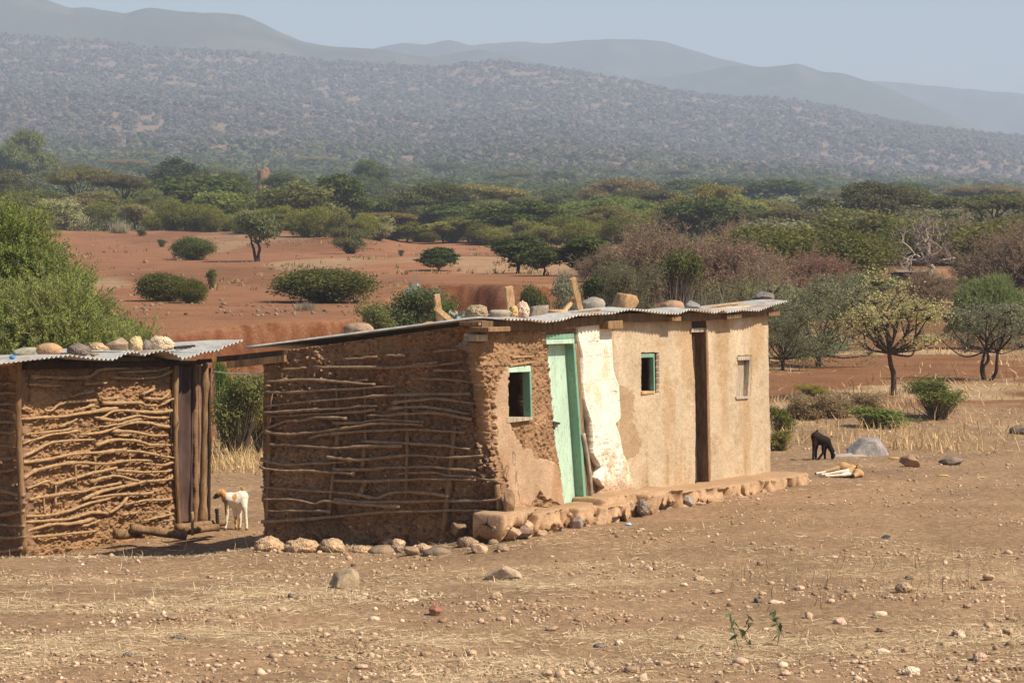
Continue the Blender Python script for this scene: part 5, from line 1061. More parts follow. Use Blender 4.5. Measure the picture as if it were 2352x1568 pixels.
def plant(name, seed, lobes, ncl, per, sig, leaf, cols, trunk=None, bark=(.16, .11, .075), inner=.5, twig=.012, zmin=.0, stems=1, droop=0.0, flat=.6):
    """crown of many leaf-sized faces in clumps spread through lobes, carried on limbs; returns (trunk mesh, crown mesh)"""
    rg = np.random.default_rng(seed); A = Acc(); B = Acc()
    Cc, D = clumps_in(lobes, ncl, rg, inner); Cc[:, 2] = np.maximum(Cc[:, 2], zmin)
    n = ncl * per; k = np.repeat(np.arange(ncl), per); off = rg.normal(size=(n, 3)) * sig * [1, 1, flat]; P = Cc[k] + off
    P[:, 2] = np.maximum(P[:, 2] - droop * np.linalg.norm(off[:, :2], axis=1), .02)
    Nn = D[k] * .5 + unit(rg, n) * .9 + [0, 0, .45]; Nn /= np.linalg.norm(Nn, axis=1)[:, None]
    ca, cb = np.array(cols[0]), np.array(cols[1]); t = np.clip(rg.random(ncl)[k] * .75 + rg.random(n) * .35, 0, 1)
    C = (ca + (cb - ca) * t[:, None]) * rg.uniform(.8, 1.2, (n, 1))
    leaf_quads(A, P, Nn, leaf[0] * rg.uniform(.7, 1.3, n), leaf[1] * rg.uniform(.7, 1.3, n), C, rg)
    lb = np.array(lobes, float)
    if trunk:
        h, r = trunk; nodes = []
        for s in range(stems):
            o = np.array([rg.normal(0, .06) * s, rg.normal(0, .06) * s, 0]) * h; top = o * 2.5 + [rg.normal(0, .1) * h, rg.normal(0, .1) * h, h]
            limb(B, [o - [0, 0, .1], o + (top - o) * .35 + rg.normal(0, .06, 3) * h, o + (top - o) * .7 + rg.normal(0, .05, 3) * h, top], r * 1.15, r * .75, bark, 7); nodes.append(top)
        ends = []
        for q_ in lb:
            s0 = nodes[rg.integers(len(nodes))]; e = q_[:3] + [0, 0, -.15 * q_[5]]; m = (s0 + e) / 2 + rg.normal(0, .12, 3) * np.linalg.norm(e - s0) + [0, 0, -.08 * h]
            limb(B, [s0 - [0, 0, .05 * h], m, e], r * .62, r * .22, bark, 5); ends += [m, e, (m + e) / 2, (s0 + m) / 2]
        ends = np.array(ends)
        sel = rg.permutation(ncl)[:min(ncl, 420)]; d = np.linalg.norm(Cc[sel][:, None] - ends[None], axis=2); j = d.argmin(1); p0 = ends[j]; p1 = Cc[sel]; mid = (p0 + p1) / 2 + rg.normal(0, .06, p0.shape) * d.min(1)[:, None]
        segs(B, p0, mid, twig * 1.6, twig, np.broadcast_to(bark, (len(p0), 3))); segs(B, mid, p1, twig, twig * .5, np.broadcast_to(bark, (len(p0), 3)))
    else:
        sel = rg.permutation(ncl)[:min(ncl, 160)]; p1 = Cc[sel]; p0 = np.stack([p1[:, 0] * .15, p1[:, 1] * .15, 0 * p1[:, 0]], -1); mid = (p0 + p1) / 2 + rg.normal(0, .08, p0.shape)
        segs(B, p0, mid, twig * 1.8, twig, np.broadcast_to(bark, (len(p0), 3))); segs(B, mid, p1, twig, twig * .5, np.broadcast_to(bark, (len(p0), 3)))
    tm = mesh_np('trunk' if trunk else 'stems', *B.get()[:2], M['bark'], B.get()[2], True); V, Fc, C = A.get(); cm = mesh_np('crown' if trunk else 'foliage', V, Fc, M['leaf'], C); return tm, cm
def bare(name, seed, W, H, n0, levels, cols, buds=None, r0=.05, trunk=0.0, spread=1.0, leafn=0):
    """leafless bush or tree: stems that fork again and again into fine twigs filling a dome W wide and H high (unit metres)"""
    rg = np.random.default_rng(seed); A = Acc(); B = Acc(); ang = rg.uniform(0, 6.28, n0); el = np.arccos(rg.uniform(.12, 1, n0) ** (1 / 1.2)); el = np.minimum(el * spread, 1.45)
    base = np.array([0, 0, trunk]); P = np.tile(base, (n0, 1)) + rg.normal(0, .03 * W, (n0, 3)) * [1, 1, 0]
    d = np.stack([np.cos(ang) * np.sin(el), np.sin(ang) * np.sin(el), np.cos(el)], -1); L = np.full(n0, .42); r = np.full(n0, r0); ax = np.array([W / 2, W / 2, H - trunk]); tips = []
    if trunk > 0: limb(A, [(0, 0, -.1), (.05 * W, 0, trunk * .5), base], r0 * 2.2, r0 * 1.6, cols[0], 7)
    for lv in range(levels):
        k = 3 if lv < levels - 1 else 2; c = np.array(cols[0]) + (np.array(cols[1]) - np.array(cols[0])) * lv / (levels - 1)
        for s in range(k):
            dd = d + rg.normal(0, .22, d.shape); dd /= np.linalg.norm(dd, axis=1)[:, None]; Q = P + dd * ax * (L / k)[:, None]; Q[:, 2] = np.maximum(Q[:, 2], .04)
            segs(A, P, Q, r * (1 - .25 * s / k), r * (1 - .25 * (s + 1) / k), c * rg.uniform(.75, 1.25, (len(P), 1))); P = Q; d = dd
            if lv == levels - 1: tips.append(Q)
        if lv < levels - 1:
            m = (4, 4, 4, 3, 3)[lv]; P = np.repeat(P, m, 0) - np.repeat(d * ax * (L * .25)[:, None], m, 0) * rg.uniform(0, 1.6, (len(P) * m, 1)); d = np.repeat(d, m, 0) + rg.normal(0, .62, (len(P), 3)) + [0, 0, .1]; d /= np.linalg.norm(d, axis=1)[:, None]
            L = np.repeat(L, m) * .58 * rg.uniform(.7, 1.3, len(P)); r = np.maximum(np.repeat(r, m) * .55, .006)
    tips = np.concatenate(tips); tm = mesh_np('branches', *A.get()[:2], M['bark'], A.get()[2]); cm = None
    if buds is not None:
        sel = rg.permutation(len(tips))[:leafn]; Pt = tips[sel] + rg.normal(0, .05, (len(sel), 3)); leaf_quads(B, Pt, unit(rg, len(sel)), .09, .05, np.array(buds) * rg.uniform(.6, 1.3, (len(sel), 1)), rg); V, Fc, C = B.get(); cm = mesh_np('foliage', V, Fc, M['leaf'], C)
    return tm, cm
def feather(name, seed, lobes, ncl, cols, W, spray=(.35, .7), leafl=.06, leafw=.02, per=38, bark=(.2, .16, .11)):
    """fine-leaved thorn tree: arching sprays set with small narrow leaflets"""
    rg = np.random.default_rng(seed); A = Acc(); B = Acc(); Cc, D = clumps_in(lobes, ncl, rg, .75, .45)
    ns = 4; n = ncl * ns; k = np.repeat(np.arange(ncl), ns); d = D[k] * 1.0 + unit(rg, n) * .75 + [0, 0, .15]; d /= np.linalg.norm(d, axis=1)[:, None]; L = rg.uniform(*spray, n); P0 = Cc[k]
    ts = np.linspace(.05, 1, per); j = np.repeat(np.arange(n), per); t = np.tile(ts, n); P = P0[j] + d[j] * (L[j] * t)[:, None] + np.stack([0 * t, 0 * t, -.28 * L[j] * t * t], -1)
    ca, cb = np.array(cols[0]), np.array(cols[1]); tt = np.clip(rg.random(ncl)[k] * .6 + rg.random(n) * .5, 0, 1)[j]; C = (ca + (cb - ca) * tt[:, None]) * rg.uniform(.75, 1.25, (len(P), 1))
    T = unit(rg, len(P)) * 1.0 + d[j] * .15; Nn = unit(rg, len(P)) + [0, 0, .6]; Nn /= np.linalg.norm(Nn, axis=1)[:, None]
    leaf_quads(A, P + unit(rg, len(P)) * .04, Nn, leafl * rg.uniform(.7, 1.4, len(P)), leafw, C, rg, T)
    E = P0 + d * L[:, None] + np.stack([0 * L, 0 * L, -.28 * L], -1); M_ = P0 + d * (L * .5)[:, None] + np.stack([0 * L, 0 * L, -.07 * L], -1); segs(B, P0, M_, .009, .007, np.broadcast_to(bark, (n, 3))); segs(B, M_, E, .007, .003, np.broadcast_to(np.array(bark) * 1.3, (n, 3)))
    lb = np.array(lobes, float); trunk = np.array([0, 0, .4])
    for q_ in lb: limb(B, [(0, 0, -.2), trunk + (q_[:3] - trunk) * .4 + rg.normal(0, .15, 3), q_[:3]], .09, .03, bark, 6)
    sel = rg.permutation(ncl)[:900]; p1 = Cc[sel]; jn = np.linalg.norm(p1[:, None] - lb[None, :, :3], axis=2).argmin(1); p0 = lb[jn, :3]; mid = (p0 + p1) / 2 + rg.normal(0, .12, p0.shape); segs(B, p0, mid, .025, .016, np.broadcast_to(bark, (len(sel), 3))); segs(B, mid, p1, .016, .008, np.broadcast_to(bark, (len(sel), 3)))
    tm = mesh_np('branches', *B.get()[:2], M['bark'], B.get()[2]); V, Fc, C = A.get(); return tm, mesh_np('foliage', V, Fc, M['leaf'], C)

def rl(seed, n, R, z0, z1, r0, r1, fz=.6):
    g_ = np.random.default_rng(seed); out = []
    for k in range(n):
        a = k * 2.4 + g_.uniform(-.4, .4); rr = R * math.sqrt((k + .4) / n); r = g_.uniform(r0, r1); out.append((rr * math.cos(a), rr * math.sin(a), g_.uniform(z0, z1), r, r * g_.uniform(.85, 1.15), r * fz))
    return out
GREEN = ((.085, .093, .022), (.175, .178, .045)); OLIVE = ((.115, .125, .04), (.215, .21, .075)); DARK = ((.042, .056, .016), (.125, .135, .036)); BROWNG = ((.115, .10, .04), (.21, .175, .075)); PALE = ((.16, .175, .09), (.26, .26, .15)); GREYG = ((.17, .175, .10), (.28, .275, .17))
# prototypes, each about as wide and high as stated
PROTO = {}
def P_(kind, W, H, *meshes):
    m = meshes[-1] if meshes[-1] is not None else meshes[0]; V = np.zeros(len(m.vertices) * 3, np.float32); m.vertices.foreach_get('co', V); V = V.reshape(-1, 3)
    W = float((np.percentile(V[:, 0], 98.5) - np.percentile(V[:, 0], 1.5) + np.percentile(V[:, 1], 98.5) - np.percentile(V[:, 1], 1.5)) / 2) if kind != 'feather' else float(np.percentile(V[:, 0], 98.5) - np.percentile(V[:, 0], 1.5))
    PROTO.setdefault(kind, []).append((W, float(np.percentile(V[:, 2], 99.3)), meshes))
for s in range(3):
    P_('round', 3.2, 1.75, *plant('round', 10 + s, rl(20 + s, 11, 1.0, .3, .95, .42, .7, .9) + [(0, 0, .75, 1.2, 1.2, .75)], 560, 32, .17, (.11, .045), GREEN, None, inner=.72, zmin=.1))
    P_('leafy', 3.2, 3.0, *plant('leafy', 30 + s, rl(40 + s, 9, .95, 1.35, 2.35, .42, .65, .8), 330, 26, .13, (.13, .075), OLIVE if s else GREEN, (1.0, .075), (.075, .055, .042), inner=.45, stems=1 + s % 2))
    P_('dark', 3.6, 3.2, *plant('dark', 50 + s, rl(60 + s, 9, 1.0, 1.1, 2.4, .55, .8, .85), 420, 30, .14, (.16, .1), DARK, (.9, .09), (.06, .045, .035), inner=.55))
    P_('dome', 9.5, 5.0, *plant('dome', 70 + s, rl(80 + s, 26, 3.5, .7, 3.7, .85, 1.4, .65) + [(0, 0, 4.0, 1.9, 1.9, .75), (.8, -.5, 2.2, 2.6, 2.6, 1.2)], 900, 44, .32, (.25, .11), OLIVE if s != 1 else BROWNG, (1.3, .16), (.1, .075, .055), inner=.6, twig=.03, flat=.35))
    P_('umbrella', 9.5, 5.0, *plant('umbrella', 90 + s, rl(100 + s, 13, 3.6, 3.7, 4.4, 1.0, 1.5, .32), 680, 44, .32, (.24, .1), OLIVE if s else BROWNG, (2.0, .15), (.085, .06, .045), inner=.45, twig=.03, flat=.28, stems=1 + s))
    P_('scrub', 3.0, 2.2, *plant('scrub', 110 + s, rl(120 + s, 8, .9, .5, 1.7, .4, .62, .8), 300, 22, .14, (.11, .06), (OLIVE, GREEN, GREYG)[s], None, inner=.4, zmin=.15))
P_('bare', 7.5, 4.6, *bare('bare', 5, 7.5, 4.6, 44, 5, ((.15, .105, .07), (.31, .23, .155)), (.30, .2, .11), .05, leafn=14000))
P_('bare', 7.5, 4.6, *bare('bare', 6, 7.5, 4.4, 40, 5, ((.15, .10, .07), (.31, .215, .15)), (.31, .19, .12), .05, leafn=16000))
P_('baretree', 9.0, 6.0, *bare('baretree', 7, 9, 6.0, 11, 5, ((.42, .34, .27), (.31, .23, .18)), None, .10, .9, 1.05))
P_('feather', 7.0, 4.4, *feather('feather', 3, [(-2.2, 0, 3.1, 1.4, 1.3, .9), (-.7, .2, 2.9, 1.2, 1.3, .8), (.45, .1, 2.3, 1.0, 1.1, .7), (1.3, 0, 1.6, .9, 1.0, .6), (2.0, -.2, .95, .85, .9, .5), (2.7, -.2, .45, .7, .8, .35), (-2.4, -.6, 2.0, 1.4, 1.0, .8), (-.8, -.8, 1.8, 1.5, 1.0, .8), (.5, -.7, 1.2, 1.3, 1.0, .7), (-1.5, -.9, .9, 1.8, .9, .7)], 2200, ((.135, .185, .032), (.32, .38, .085)), 7, (.4, .85)))
P_('feather', 7.0, 3.0, *feather('feather', 4, [(-1.6, 0, 1.5, 1.6, 1.3, .9), (0, 0, 1.7, 1.5, 1.3, .95), (1.6, 0, 1.2, 1.5, 1.2, .8), (2.7, 0, .7, .9, .9, .5), (-2.7, 0, .8, 1.0, .9, .6), (0, -.7, .9, 2.2, .9, .7)], 1500, ((.18, .22, .04), (.41, .45, .12)), 7, (.45, .95)))
P_('yellow', 4.4, 5.0, *plant('yellow', 131, rl(132, 24, 1.55, 1.6, 3.7, .35, .62, .85) + [(-.5, 0, 4.3, .5, .45, .6), (.1, 0, 4.0, .5, .45, .55), (-.9, 0, 3.6, .5, .4, .5)], 360, 14, .17, (.085, .06), ((.27, .24, .09), (.50, .46, .22)), (1.75, .085), (.10, .07, .05), inner=.3, twig=.014))
P_('thorn', 4.6, 3.4, *plant('thorn', 133, rl(134, 22, 1.6, 1.2, 2.8, .35, .62, .6), 330, 17, .17, (.09, .035), GREYG, (1.2, .06), (.075, .05, .04), inner=.3, twig=.014, stems=3))
P_('drape', 5.6, 3.4, *plant('drape', 135, rl(136, 26, 2.0, .4, 2.5, .5, .8, .75), 720, 24, .2, (.1, .03), ((.165, .17, .08), (.32, .31, .17)), (.5, .06), (.09, .065, .05), inner=.35, twig=.016, stems=3, droop=.35))
P_('weed', 1.0, .8, *plant('weed', 137, rl(138, 6, .26, .25, .6, .14, .22, .9), 150, 18, .05, (.06, .025), ((.12, .16, .03), (.24, .27, .07)), None, (.2, .17, .08), inner=.2, twig=.006))
P_('bush', 2.0, 1.7, *plant('bush', 139, rl(140, 9, .55, .55, 1.3, .26, .42, .9), 260, 22, .09, (.075, .035), ((.13, .155, .045), (.28, .28, .1)), None, (.16, .12, .08), inner=.3, twig=.01))
def strap(name, seed, n, L, W, cols, up=(.3, 1.3)):
    rg = np.random.default_rng(seed); A = Acc(); ce = rg.normal(0, .25, (n // 12, 2)); k = rg.integers(0, len(ce), n); blades(A, ce[k, 0], ce[k, 1], np.full(n, .02), rg.uniform(.6, 1, n) * L, np.full(n, W), rg.uniform(0, 6.28, n), rg.uniform(*up, n), np.array(cols[0]) + (np.array(cols[1]) - np.array(cols[0])) * rg.random((n, 1)), rg, .35); V, Fc, C = A.get(); return None, mesh_np('foliage', V, Fc, M['leaf'], C)
P_('strap', 1.6, .7, *strap('strap', 141, 420, .55, .022, ((.2, .25, .14), (.38, .42, .27))))
P_('tuft', 1.2, .5, *strap('tuft', 142, 500, .4, .008, ((.28, .24, .16), (.46, .4, .28))))
P_('paleleaf', 2.0, 1.7, *plant('paleleaf', 143, rl(144, 8, .5, .5, 1.3, .25, .4, .9), 70, 9, .12, (.2, .13), ((.2, .25, .19), (.42, .46, .38)), None, (.3, .3, .22), inner=.3, twig=.014))

USED = {}
def grow(kind, px, top, base, width, label, depth=None, var=0, group=None, cat='tree', name=None, tint=None, seed=0, high=None):
    if depth is None: g = ground_hit(px, base)
    else: a = at(px, 500, depth); g = np.array([a[0], depth, gz(a[0], depth)])
    zt = at(px, top, g[1])[2]; Hh = zt - g[2]; Ww = width / F * g[1]
    PW, PH, ms = PROTO[kind][var % len(PROTO[kind])]; s = Ww / PW; sz = Hh / PH
    rg = np.random.default_rng(int(px * 7 + top * 13 + seed))
    o = empty(name or {'tree': 'tree', 'bush': 'bush', 'plant': 'plant', 'acacia': 'acacia_tree'}[cat], g + [0, 0, -.03], label, {'acacia': 'tree'}.get(cat, cat), group)
    o.rotation_euler = (0, 0, rg.uniform(0, 6.28) if kind not in ('feather',) else 0); o.scale = (s, s * (1 if kind not in ('feather',) else .9), sz)
    t = np.array(tint if tint is not None else (1, 1, 1)) * rg.uniform(.88, 1.12)
    for m in ms:
        if m is None: continue
        c = bpy.data.objects.new(m.name.split('.')[0], m); link(c, o); c.color = (*(t if m.materials[0] == M['leaf'] else (1, 1, 1)), 1)
    return o

# the big thorn trees behind the small hut
grow('feather', 62, 438, 0, 650, 'big feathery bright green thorn tree behind the small hut', 43.5, 0, None, 'acacia')
grow('feather', 110, 655, 0, 620, 'low spreading yellow green thorn bush between the small hut and the big thorn tree', 37.5, 1, None, 'acacia')
# on the red field
grow('round', 441, 545, 597, 86, 'dark dense shrub alone on the red field, left of the crooked little tree', None, 0, None, 'bush', tint=(.85, .95, .8))
grow('leafy', 594, 487, 600, 100, 'crooked little tree with a dark bent trunk on the red field', None, 1, None, 'tree', tint=(.95, 1, 1.1))
grow('scrub', 806, 520, 583, 84, 'thin spreading bush on the far slope of the red field with a dark shadow', None, 0, None, 'bush')
grow('dark', 1006, 568, 622, 82, 'small round dark bush on a short trunk on the red field', None, 0, None, 'bush', tint=(1.1, 1.2, 1))
grow('dark', 1190, 545, 628, 128, 'broad dark green bush at the right of the red field', None, 1, None, 'bush', tint=(1, 1.1, 1))
grow('dark', 1250, 566, 634, 72, 'lower dark bush leaning against the broad one on the red field', None, 2, None, 'bush')
grow('dark', 1345, 545, 634, 120, 'dark green tree with a thick trunk at the gully edge', None, 0, None, 'tree', tint=(1.1, 1.25, .9))
grow('round', 742, 616, 695, 205, 'large dense dark green shrub on the red field above the long hut roof', None, 1, None, 'bush', tint=(.95, .95, .9))
grow('round', 372, 626, 692, 110, 'olive shrub beside the big thorn tree, right part of a pair', None, 2, None, 'bush', tint=(.9, .85, .8))
grow('round', 440, 640, 696, 62, 'smaller olive shrub touching the right side of the shrub by the thorn tree', None, 0, None, 'bush', tint=(.95, .9, .8))
grow('weed', 485, 616, 664, 26, 'thin sapling on the red field right of the paired olive shrubs', None, 0, None, 'plant')
grow('weed', 372, 549, 567, 20, 'tiny dark sapling on the upper left red field', None, 0, None, 'plant', tint=(.5, .5, .5))
grow('weed', 323, 526, 542, 22, 'tiny tuft at the top left edge of the red field', None, 0, None, 'plant', tint=(.5, .5, .5))
grow('weed', 922, 573, 588, 14, 'tiny sapling on the red field left of the small round dark bush', None, 0, None, 'plant', tint=(.6, .6, .6))
grow('tuft', 702, 684, 713, 60, 'grey dry tuft below the large dense shrub on the red field', None, 0, None, 'plant')
# gully plants behind the roofs
grow('bush', 930, 660, 0, 150, 'olive bush rising behind the long hut roof left of the first plank', 60, 0, None, 'bush', tint=(.62, .68, .7), seed=2)
grow('bush', 868, 690, 0, 90, 'pale olive bush behind the low left end of the long hut roof', 58, 0, None, 'bush', tint=(.9, .9, .85), seed=3)
grow('tuft', 808, 715, 0, 100, 'dry pale bush behind the brown boulder on the roof', 56, 0, None, 'bush')
grow('paleleaf', 968, 650, 0, 80, 'big leaved grey green plant behind the olive bush', 63, 0, None, 'plant')
grow('paleleaf', 1045, 712, 0, 70, 'big leaved grey green plant right of the braced plank', 58, 0, None, 'plant')
grow('bush', 1015, 680, 0, 90, 'bright green bush behind the leftmost upright plank', 62, 0, None, 'bush', tint=(.6, .75, .5))
grow('scrub', 1228, 655, 0, 62, 'small green bush growing in the gully bank right of the wide plank', 83, 1, None, 'bush')
grow('scrub', 1310, 640, 0, 90, 'grey green bush behind the leaning plank', 80, 2, None, 'bush')
grow('tuft', 1300, 612, 0, 60, 'pale dry bush in front of the dark tree at the gully edge', 95, 0, None, 'bush')
grow('dark', 1402, 610, 0, 110, 'dark leafy bush at the left foot of the big brown thicket', 82, 1, None, 'bush', tint=(1, 1.15, .9))
grow('tuft', 425, 790, 0, 120, 'grey dry scrub in the gully right of the small hut roof', 57, 0, None, 'bush')
grow('tuft', 360, 765, 0, 90, 'low grey scrub at the edge of the thorn bush', 57, 0, None, 'bush', seed=4)
grow('scrub', 300, 735, 0, 160, 'pale green bush below the big thorn tree near the gully', 52, 1, None, 'bush', tint=(1.3, 1.35, 1))
# the gap between the huts
grow('bush', 543, 852, 1050, 120, 'yellow green bush in the gap between the two huts', None, 0, None, 'bush', tint=(.8, .8, .7))
grow('bush', 602, 880, 1040, 90, 'yellow leaved bush half hidden by the side of the long hut', None, 0, None, 'bush', tint=(1.6, 1.25, .8), seed=5)
grow('weed', 510, 825, 880, 40, 'bright green tuft on the gully bank seen between the huts', 57, 0, None, 'plant', tint=(.8, 1, .6))
# right hand thickets
grow('bare', 1530, 508, 0, 270, 'tall leafless brown thicket, left half of the pair behind the long hut', 92, 0, None, 'bush')
grow('bare', 1665, 545, 0, 270, 'leafless brown thicket, right half of the pair behind the long hut', 86, 1, None, 'bush')
grow('scrub', 1560, 575, 0, 90, 'green bush growing inside the leafless brown thicket', 84, 1, None, 'bush')
grow('bare', 1870, 580, 0, 200, 'reddish leafless bush right of the big brown thicket', 100, 1, None, 'bush', tint=(1.2, .9, .9))
grow('tuft', 1600, 645, 0, 260, 'dry tangled bush right behind the long hut roof', 70, 0, None, 'bush', tint=(.8, .8, .8))
grow('baretree', 2128, 488, 0, 225, 'grey leafless tree with pale twisted limbs', 135, 0, None, 'tree')
grow('drape', 1880, 640, 0, 270, 'olive drooping thorn bush right of the far end of the long hut', 62, 0, None, 'bush')
grow('drape', 1800, 690, 0, 180, 'olive thorn bush half hidden behind the far end of the long hut', 60, 0, None, 'bush', seed=3, tint=(.8, .8, .8))
grow('strap', 1862, 775, 818, 110, 'grey green strap leaved plant under the drooping thorn bush, left one', None, 0, None, 'plant')
grow('strap', 1915, 768, 806, 80, 'grey green strap leaved plant under the drooping thorn bush, right one', None, 0, None, 'plant', seed=2)
grow('yellow', 2052, 622, 908, 228, 'yellow leaved tree on a slender dark trunk at the right', None, 0, None, 'tree')
grow('thorn', 2262, 690, 872, 240, 'grey green thorn tree with several dark stems at the right edge', None, 0, None, 'acacia')
grow('feather', 2290, 635, 0, 200, 'pale feathery thorn bush behind the many stemmed tree at the right edge', 72, 1, None, 'bush', tint=(.75, .85, 1.1))
grow('bare', 2140, 615, 700, 150, 'brown leafless bush beside the yellow leaved tree', None, 0, None, 'bush', seed=6)
grow('bush', 2156, 866, 962, 112, 'leafy green bush on the dry slope at the right', None, 0, None, 'bush', tint=(.8, .85, .6))
grow('weed', 2022, 932, 982, 110, 'low spreading green weed below the yellow leaved tree', None, 0, None, 'plant')
grow('weed', 1793, 930, 1000, 50, 'green weed beside the far corner of the long hut', None, 0, None, 'plant', seed=2, tint=(.95, .8, .7))
grow('weed', 1795, 985, 1035, 60, 'yellow green weed low at the far corner of the long hut', None, 0, None, 'plant', seed=3, tint=(1.3, .95, .9))
grow('bush', 1868, 878, 912, 75, 'yellow dry weed patch on the slope behind the black kid goat', None, 0, None, 'plant', tint=(1.5, 1.2, .8))
for k, (px, tp, bs, wd) in enumerate(((1850, 905, 962, 90), (1915, 900, 958, 100), (1985, 900, 945, 90))): grow('scrub', px, tp, bs, wd, ('brown dry weed clump nearest the hut on the slope', 'brown dry weed clump in the middle of the slope', 'brown dry weed clump under the yellow leaved tree')[k], None, 2, 'dry weed clumps on the slope', 'plant', tint=(1.45, 1.05, .9))
for k, (px, tp, bs) in enumerate(((1697, 1408, 1492), (1722, 1430, 1485), (1786, 1400, 1482))):
    g = ground_hit(px, bs); rg = np.random.default_rng(40 + k); A = Acc(); h = (bs - tp) / F * g[1]; P = np.array([[0, 0, 0], [rg.normal(0, .03), 0, h * .5], [rg.normal(0, .06), 0, h]]); V, Fc = tube(catmull(P, 6), .004, 5, False); A.add(V, Fc, (.22, .2, .1))
    Q = catmull(P, 6)[2:]; n = len(Q) ; leaf_quads(A, Q + rg.normal(0, .022, Q.shape), unit(rg, n), .085, .03, np.array([.10, .135, .055]) * rg.uniform(.8, 1.3, (n, 1)), rg, np.stack([rg.normal(0, 1, n), rg.normal(0, .6, n), np.full(n, .6)], -1))
    V, Fc, C = A.get(); o = obj('seedling', mesh_np('seedling', V, Fc, M['leaf'], C)); o.location = g; tag(o, ('leafy green seedling, left of three in the right foreground', 'small drooping seedling, middle of three in the right foreground', 'leafy green seedling, right of three in the right foreground')[k], 'plant', 'seedlings in the right foreground')

# trees that stand out beyond the field
for kind, px, top, base, wd, dep, var, tint, lab in (
    ('dome', 1000, 424, 515, 200, 255, 0, (.85, .85, .8), 'broad dome shaped dark tree in the middle beyond the red field'),
    ('dark', 780, 405, 0, 125, 235, 0, (1.3, 1.4, 1.2), 'tall leafy tree with a leaning trunk beyond the red field'),
    ('umbrella', 172, 388, 0, 130, 300, 1, (1.25, 1.1, .9), 'flat topped yellowish acacia at the left, with a forked trunk'),
    ('dark', 408, 368, 0, 110, 360, 1, (.9, 1, 1), 'dark round tree left of the two joined acacias'),
    ('dome', 458, 402, 0, 125, 270, 1, (.95, 1, .8), 'brownish left one of two joined acacias beyond the field'),
    ('dome', 535, 402, 0, 120, 275, 0, (.8, .95, .7), 'greener right one of two joined acacias beyond the field'),
    ('dome', 345, 436, 0, 100, 250, 2, (1.05, 1.1, .9), 'light green flat acacia left of the joined pair'),
    ('umbrella', 288, 405, 0, 115, 280, 0, (.85, .8, .7), 'brownish acacia between the yellowish flat one and the light green one'),
    ('dome', 66, 305, 0, 125, 480, 2, (1.2, 1.3, 1.0), 'tall dense acacia high at the far left'),
    ('dome', 845, 371, 0, 85, 420, 2, (.85, 1, .9), 'rounded acacia above and right of the tall leafy tree'),
    ('dome', 880, 450, 0, 90, 290, 1, (.9, 1, .8), 'acacia between the tall leafy tree and the broad dome tree'),
    ('umbrella', 1400, 477, 0, 150, 230, 2, (.85, 1, .7), 'green umbrella shaped acacia above the dark gully tree'),
    ('dome', 1420, 413, 0, 180, 330, 1, (1.35, 1.2, 1.15), 'pale brown sparse acacia behind the green umbrella one'),
    ('umbrella', 1492, 438, 0, 130, 290, 0, (.8, .85, .7), 'olive acacia right of the pale brown sparse one'),
    ('dark', 1590, 460, 0, 130, 200, 2, (1.1, 1.25, 1), 'tall dark leafy tree behind the big brown thicket'),
    ('dark', 1660, 478, 0, 110, 205, 0, (1.1, 1.2, 1), 'shorter dark leafy tree at the right of the tall dark one'),
    ('dome', 1800, 484, 0, 180, 200, 1, (.9, .9, .75), 'brownish dome acacia right of the dark leafy trees'),
    ('dome', 2000, 424, 0, 240, 210, 1, (.75, .8, .7), 'largest dark brown green acacia at the right, behind the grey bare tree'),
    ('dome', 2085, 425, 0, 110, 300, 0, (.9, 1, .8), 'smaller acacia peeping over the largest one at the right'),
    ('umbrella', 2275, 448, 0, 250, 215, 2, (.8, .8, .65), 'flat topped acacia with many visible trunks at the right edge'),
    ('dome', 1850, 548, 0, 190, 150, 0, (1.0, 1.0, .7), 'green rounded acacia between the brown thicket and the grey bare tree'),
    ('dome', 1975, 552, 0, 170, 145, 2, (.95, .95, .65), 'green bushy acacia left of the grey bare tree'),
    ('dome', 2310, 538, 0, 210, 150, 1, (.9, 1, .7), 'olive brown domed acacia at the right edge below the flat topped one'),
    ('dome', 2170, 480, 0, 140, 240, 0, (.8, .9, .7), 'green acacia behind the grey bare tree'),
    ('leafy', 1272, 483, 0, 60, 220, 2, (1.5, 1.5, 1.3), 'small pale green tree above the broad dark bush of the field'),
    ('dome', 1195, 455, 0, 100, 310, 2, (.9, 1, .9), 'acacia right of the broad dome shaped tree'),
    ('dome', 1290, 440, 0, 120, 340, 0, (.9, 1, .9), 'acacia left of the pale brown sparse one'),
    ('umbrella', 960, 460, 0, 90, 330, 1, (.95, 1, .9), 'low acacia at the left shoulder of the broad dome tree'),
    ('dome', 650, 400, 0, 110, 330, 2, (.75, .9, .8), 'dark rounded acacia right of the red termite mound'),
    ('dome', 100, 440, 0, 120, 240, 0, (.9, 1, .8), 'green acacia at the left above the big thorn tree'),
    ('dome', 20, 395, 0, 120, 300, 1, (.9, 1, .85), 'acacia at the left edge above the big thorn tree')):
    grow(kind, px, top, base, wd, lab, dep, var, 'acacias and leafy trees beyond the red field', 'acacia', tint=tint)
# termite mound
g = at(605, 430, 380); zt, zb = at(605, 378, 380)[2], gz(g[0], 380); V, Fc = ICO[4]
r = 1 + .75 * fbm(V[:, 0] * 3, V[:, 1] * 3, V[:, 2] * 1.4, 5, 4); V = V * r[:, None] * [.75, .7, (zt - zb) / 2.3]; o = obj('termite_mound', mesh_np('termite_mound', V, Fc, M['mud'], np.broadcast_to((.25, .15, .095), (len(V), 3)))); o.location = (g[0], 380, (zt + zb) / 2); tag(o, 'red brown termite mound standing among the far acacias at the left', 'termite mound')
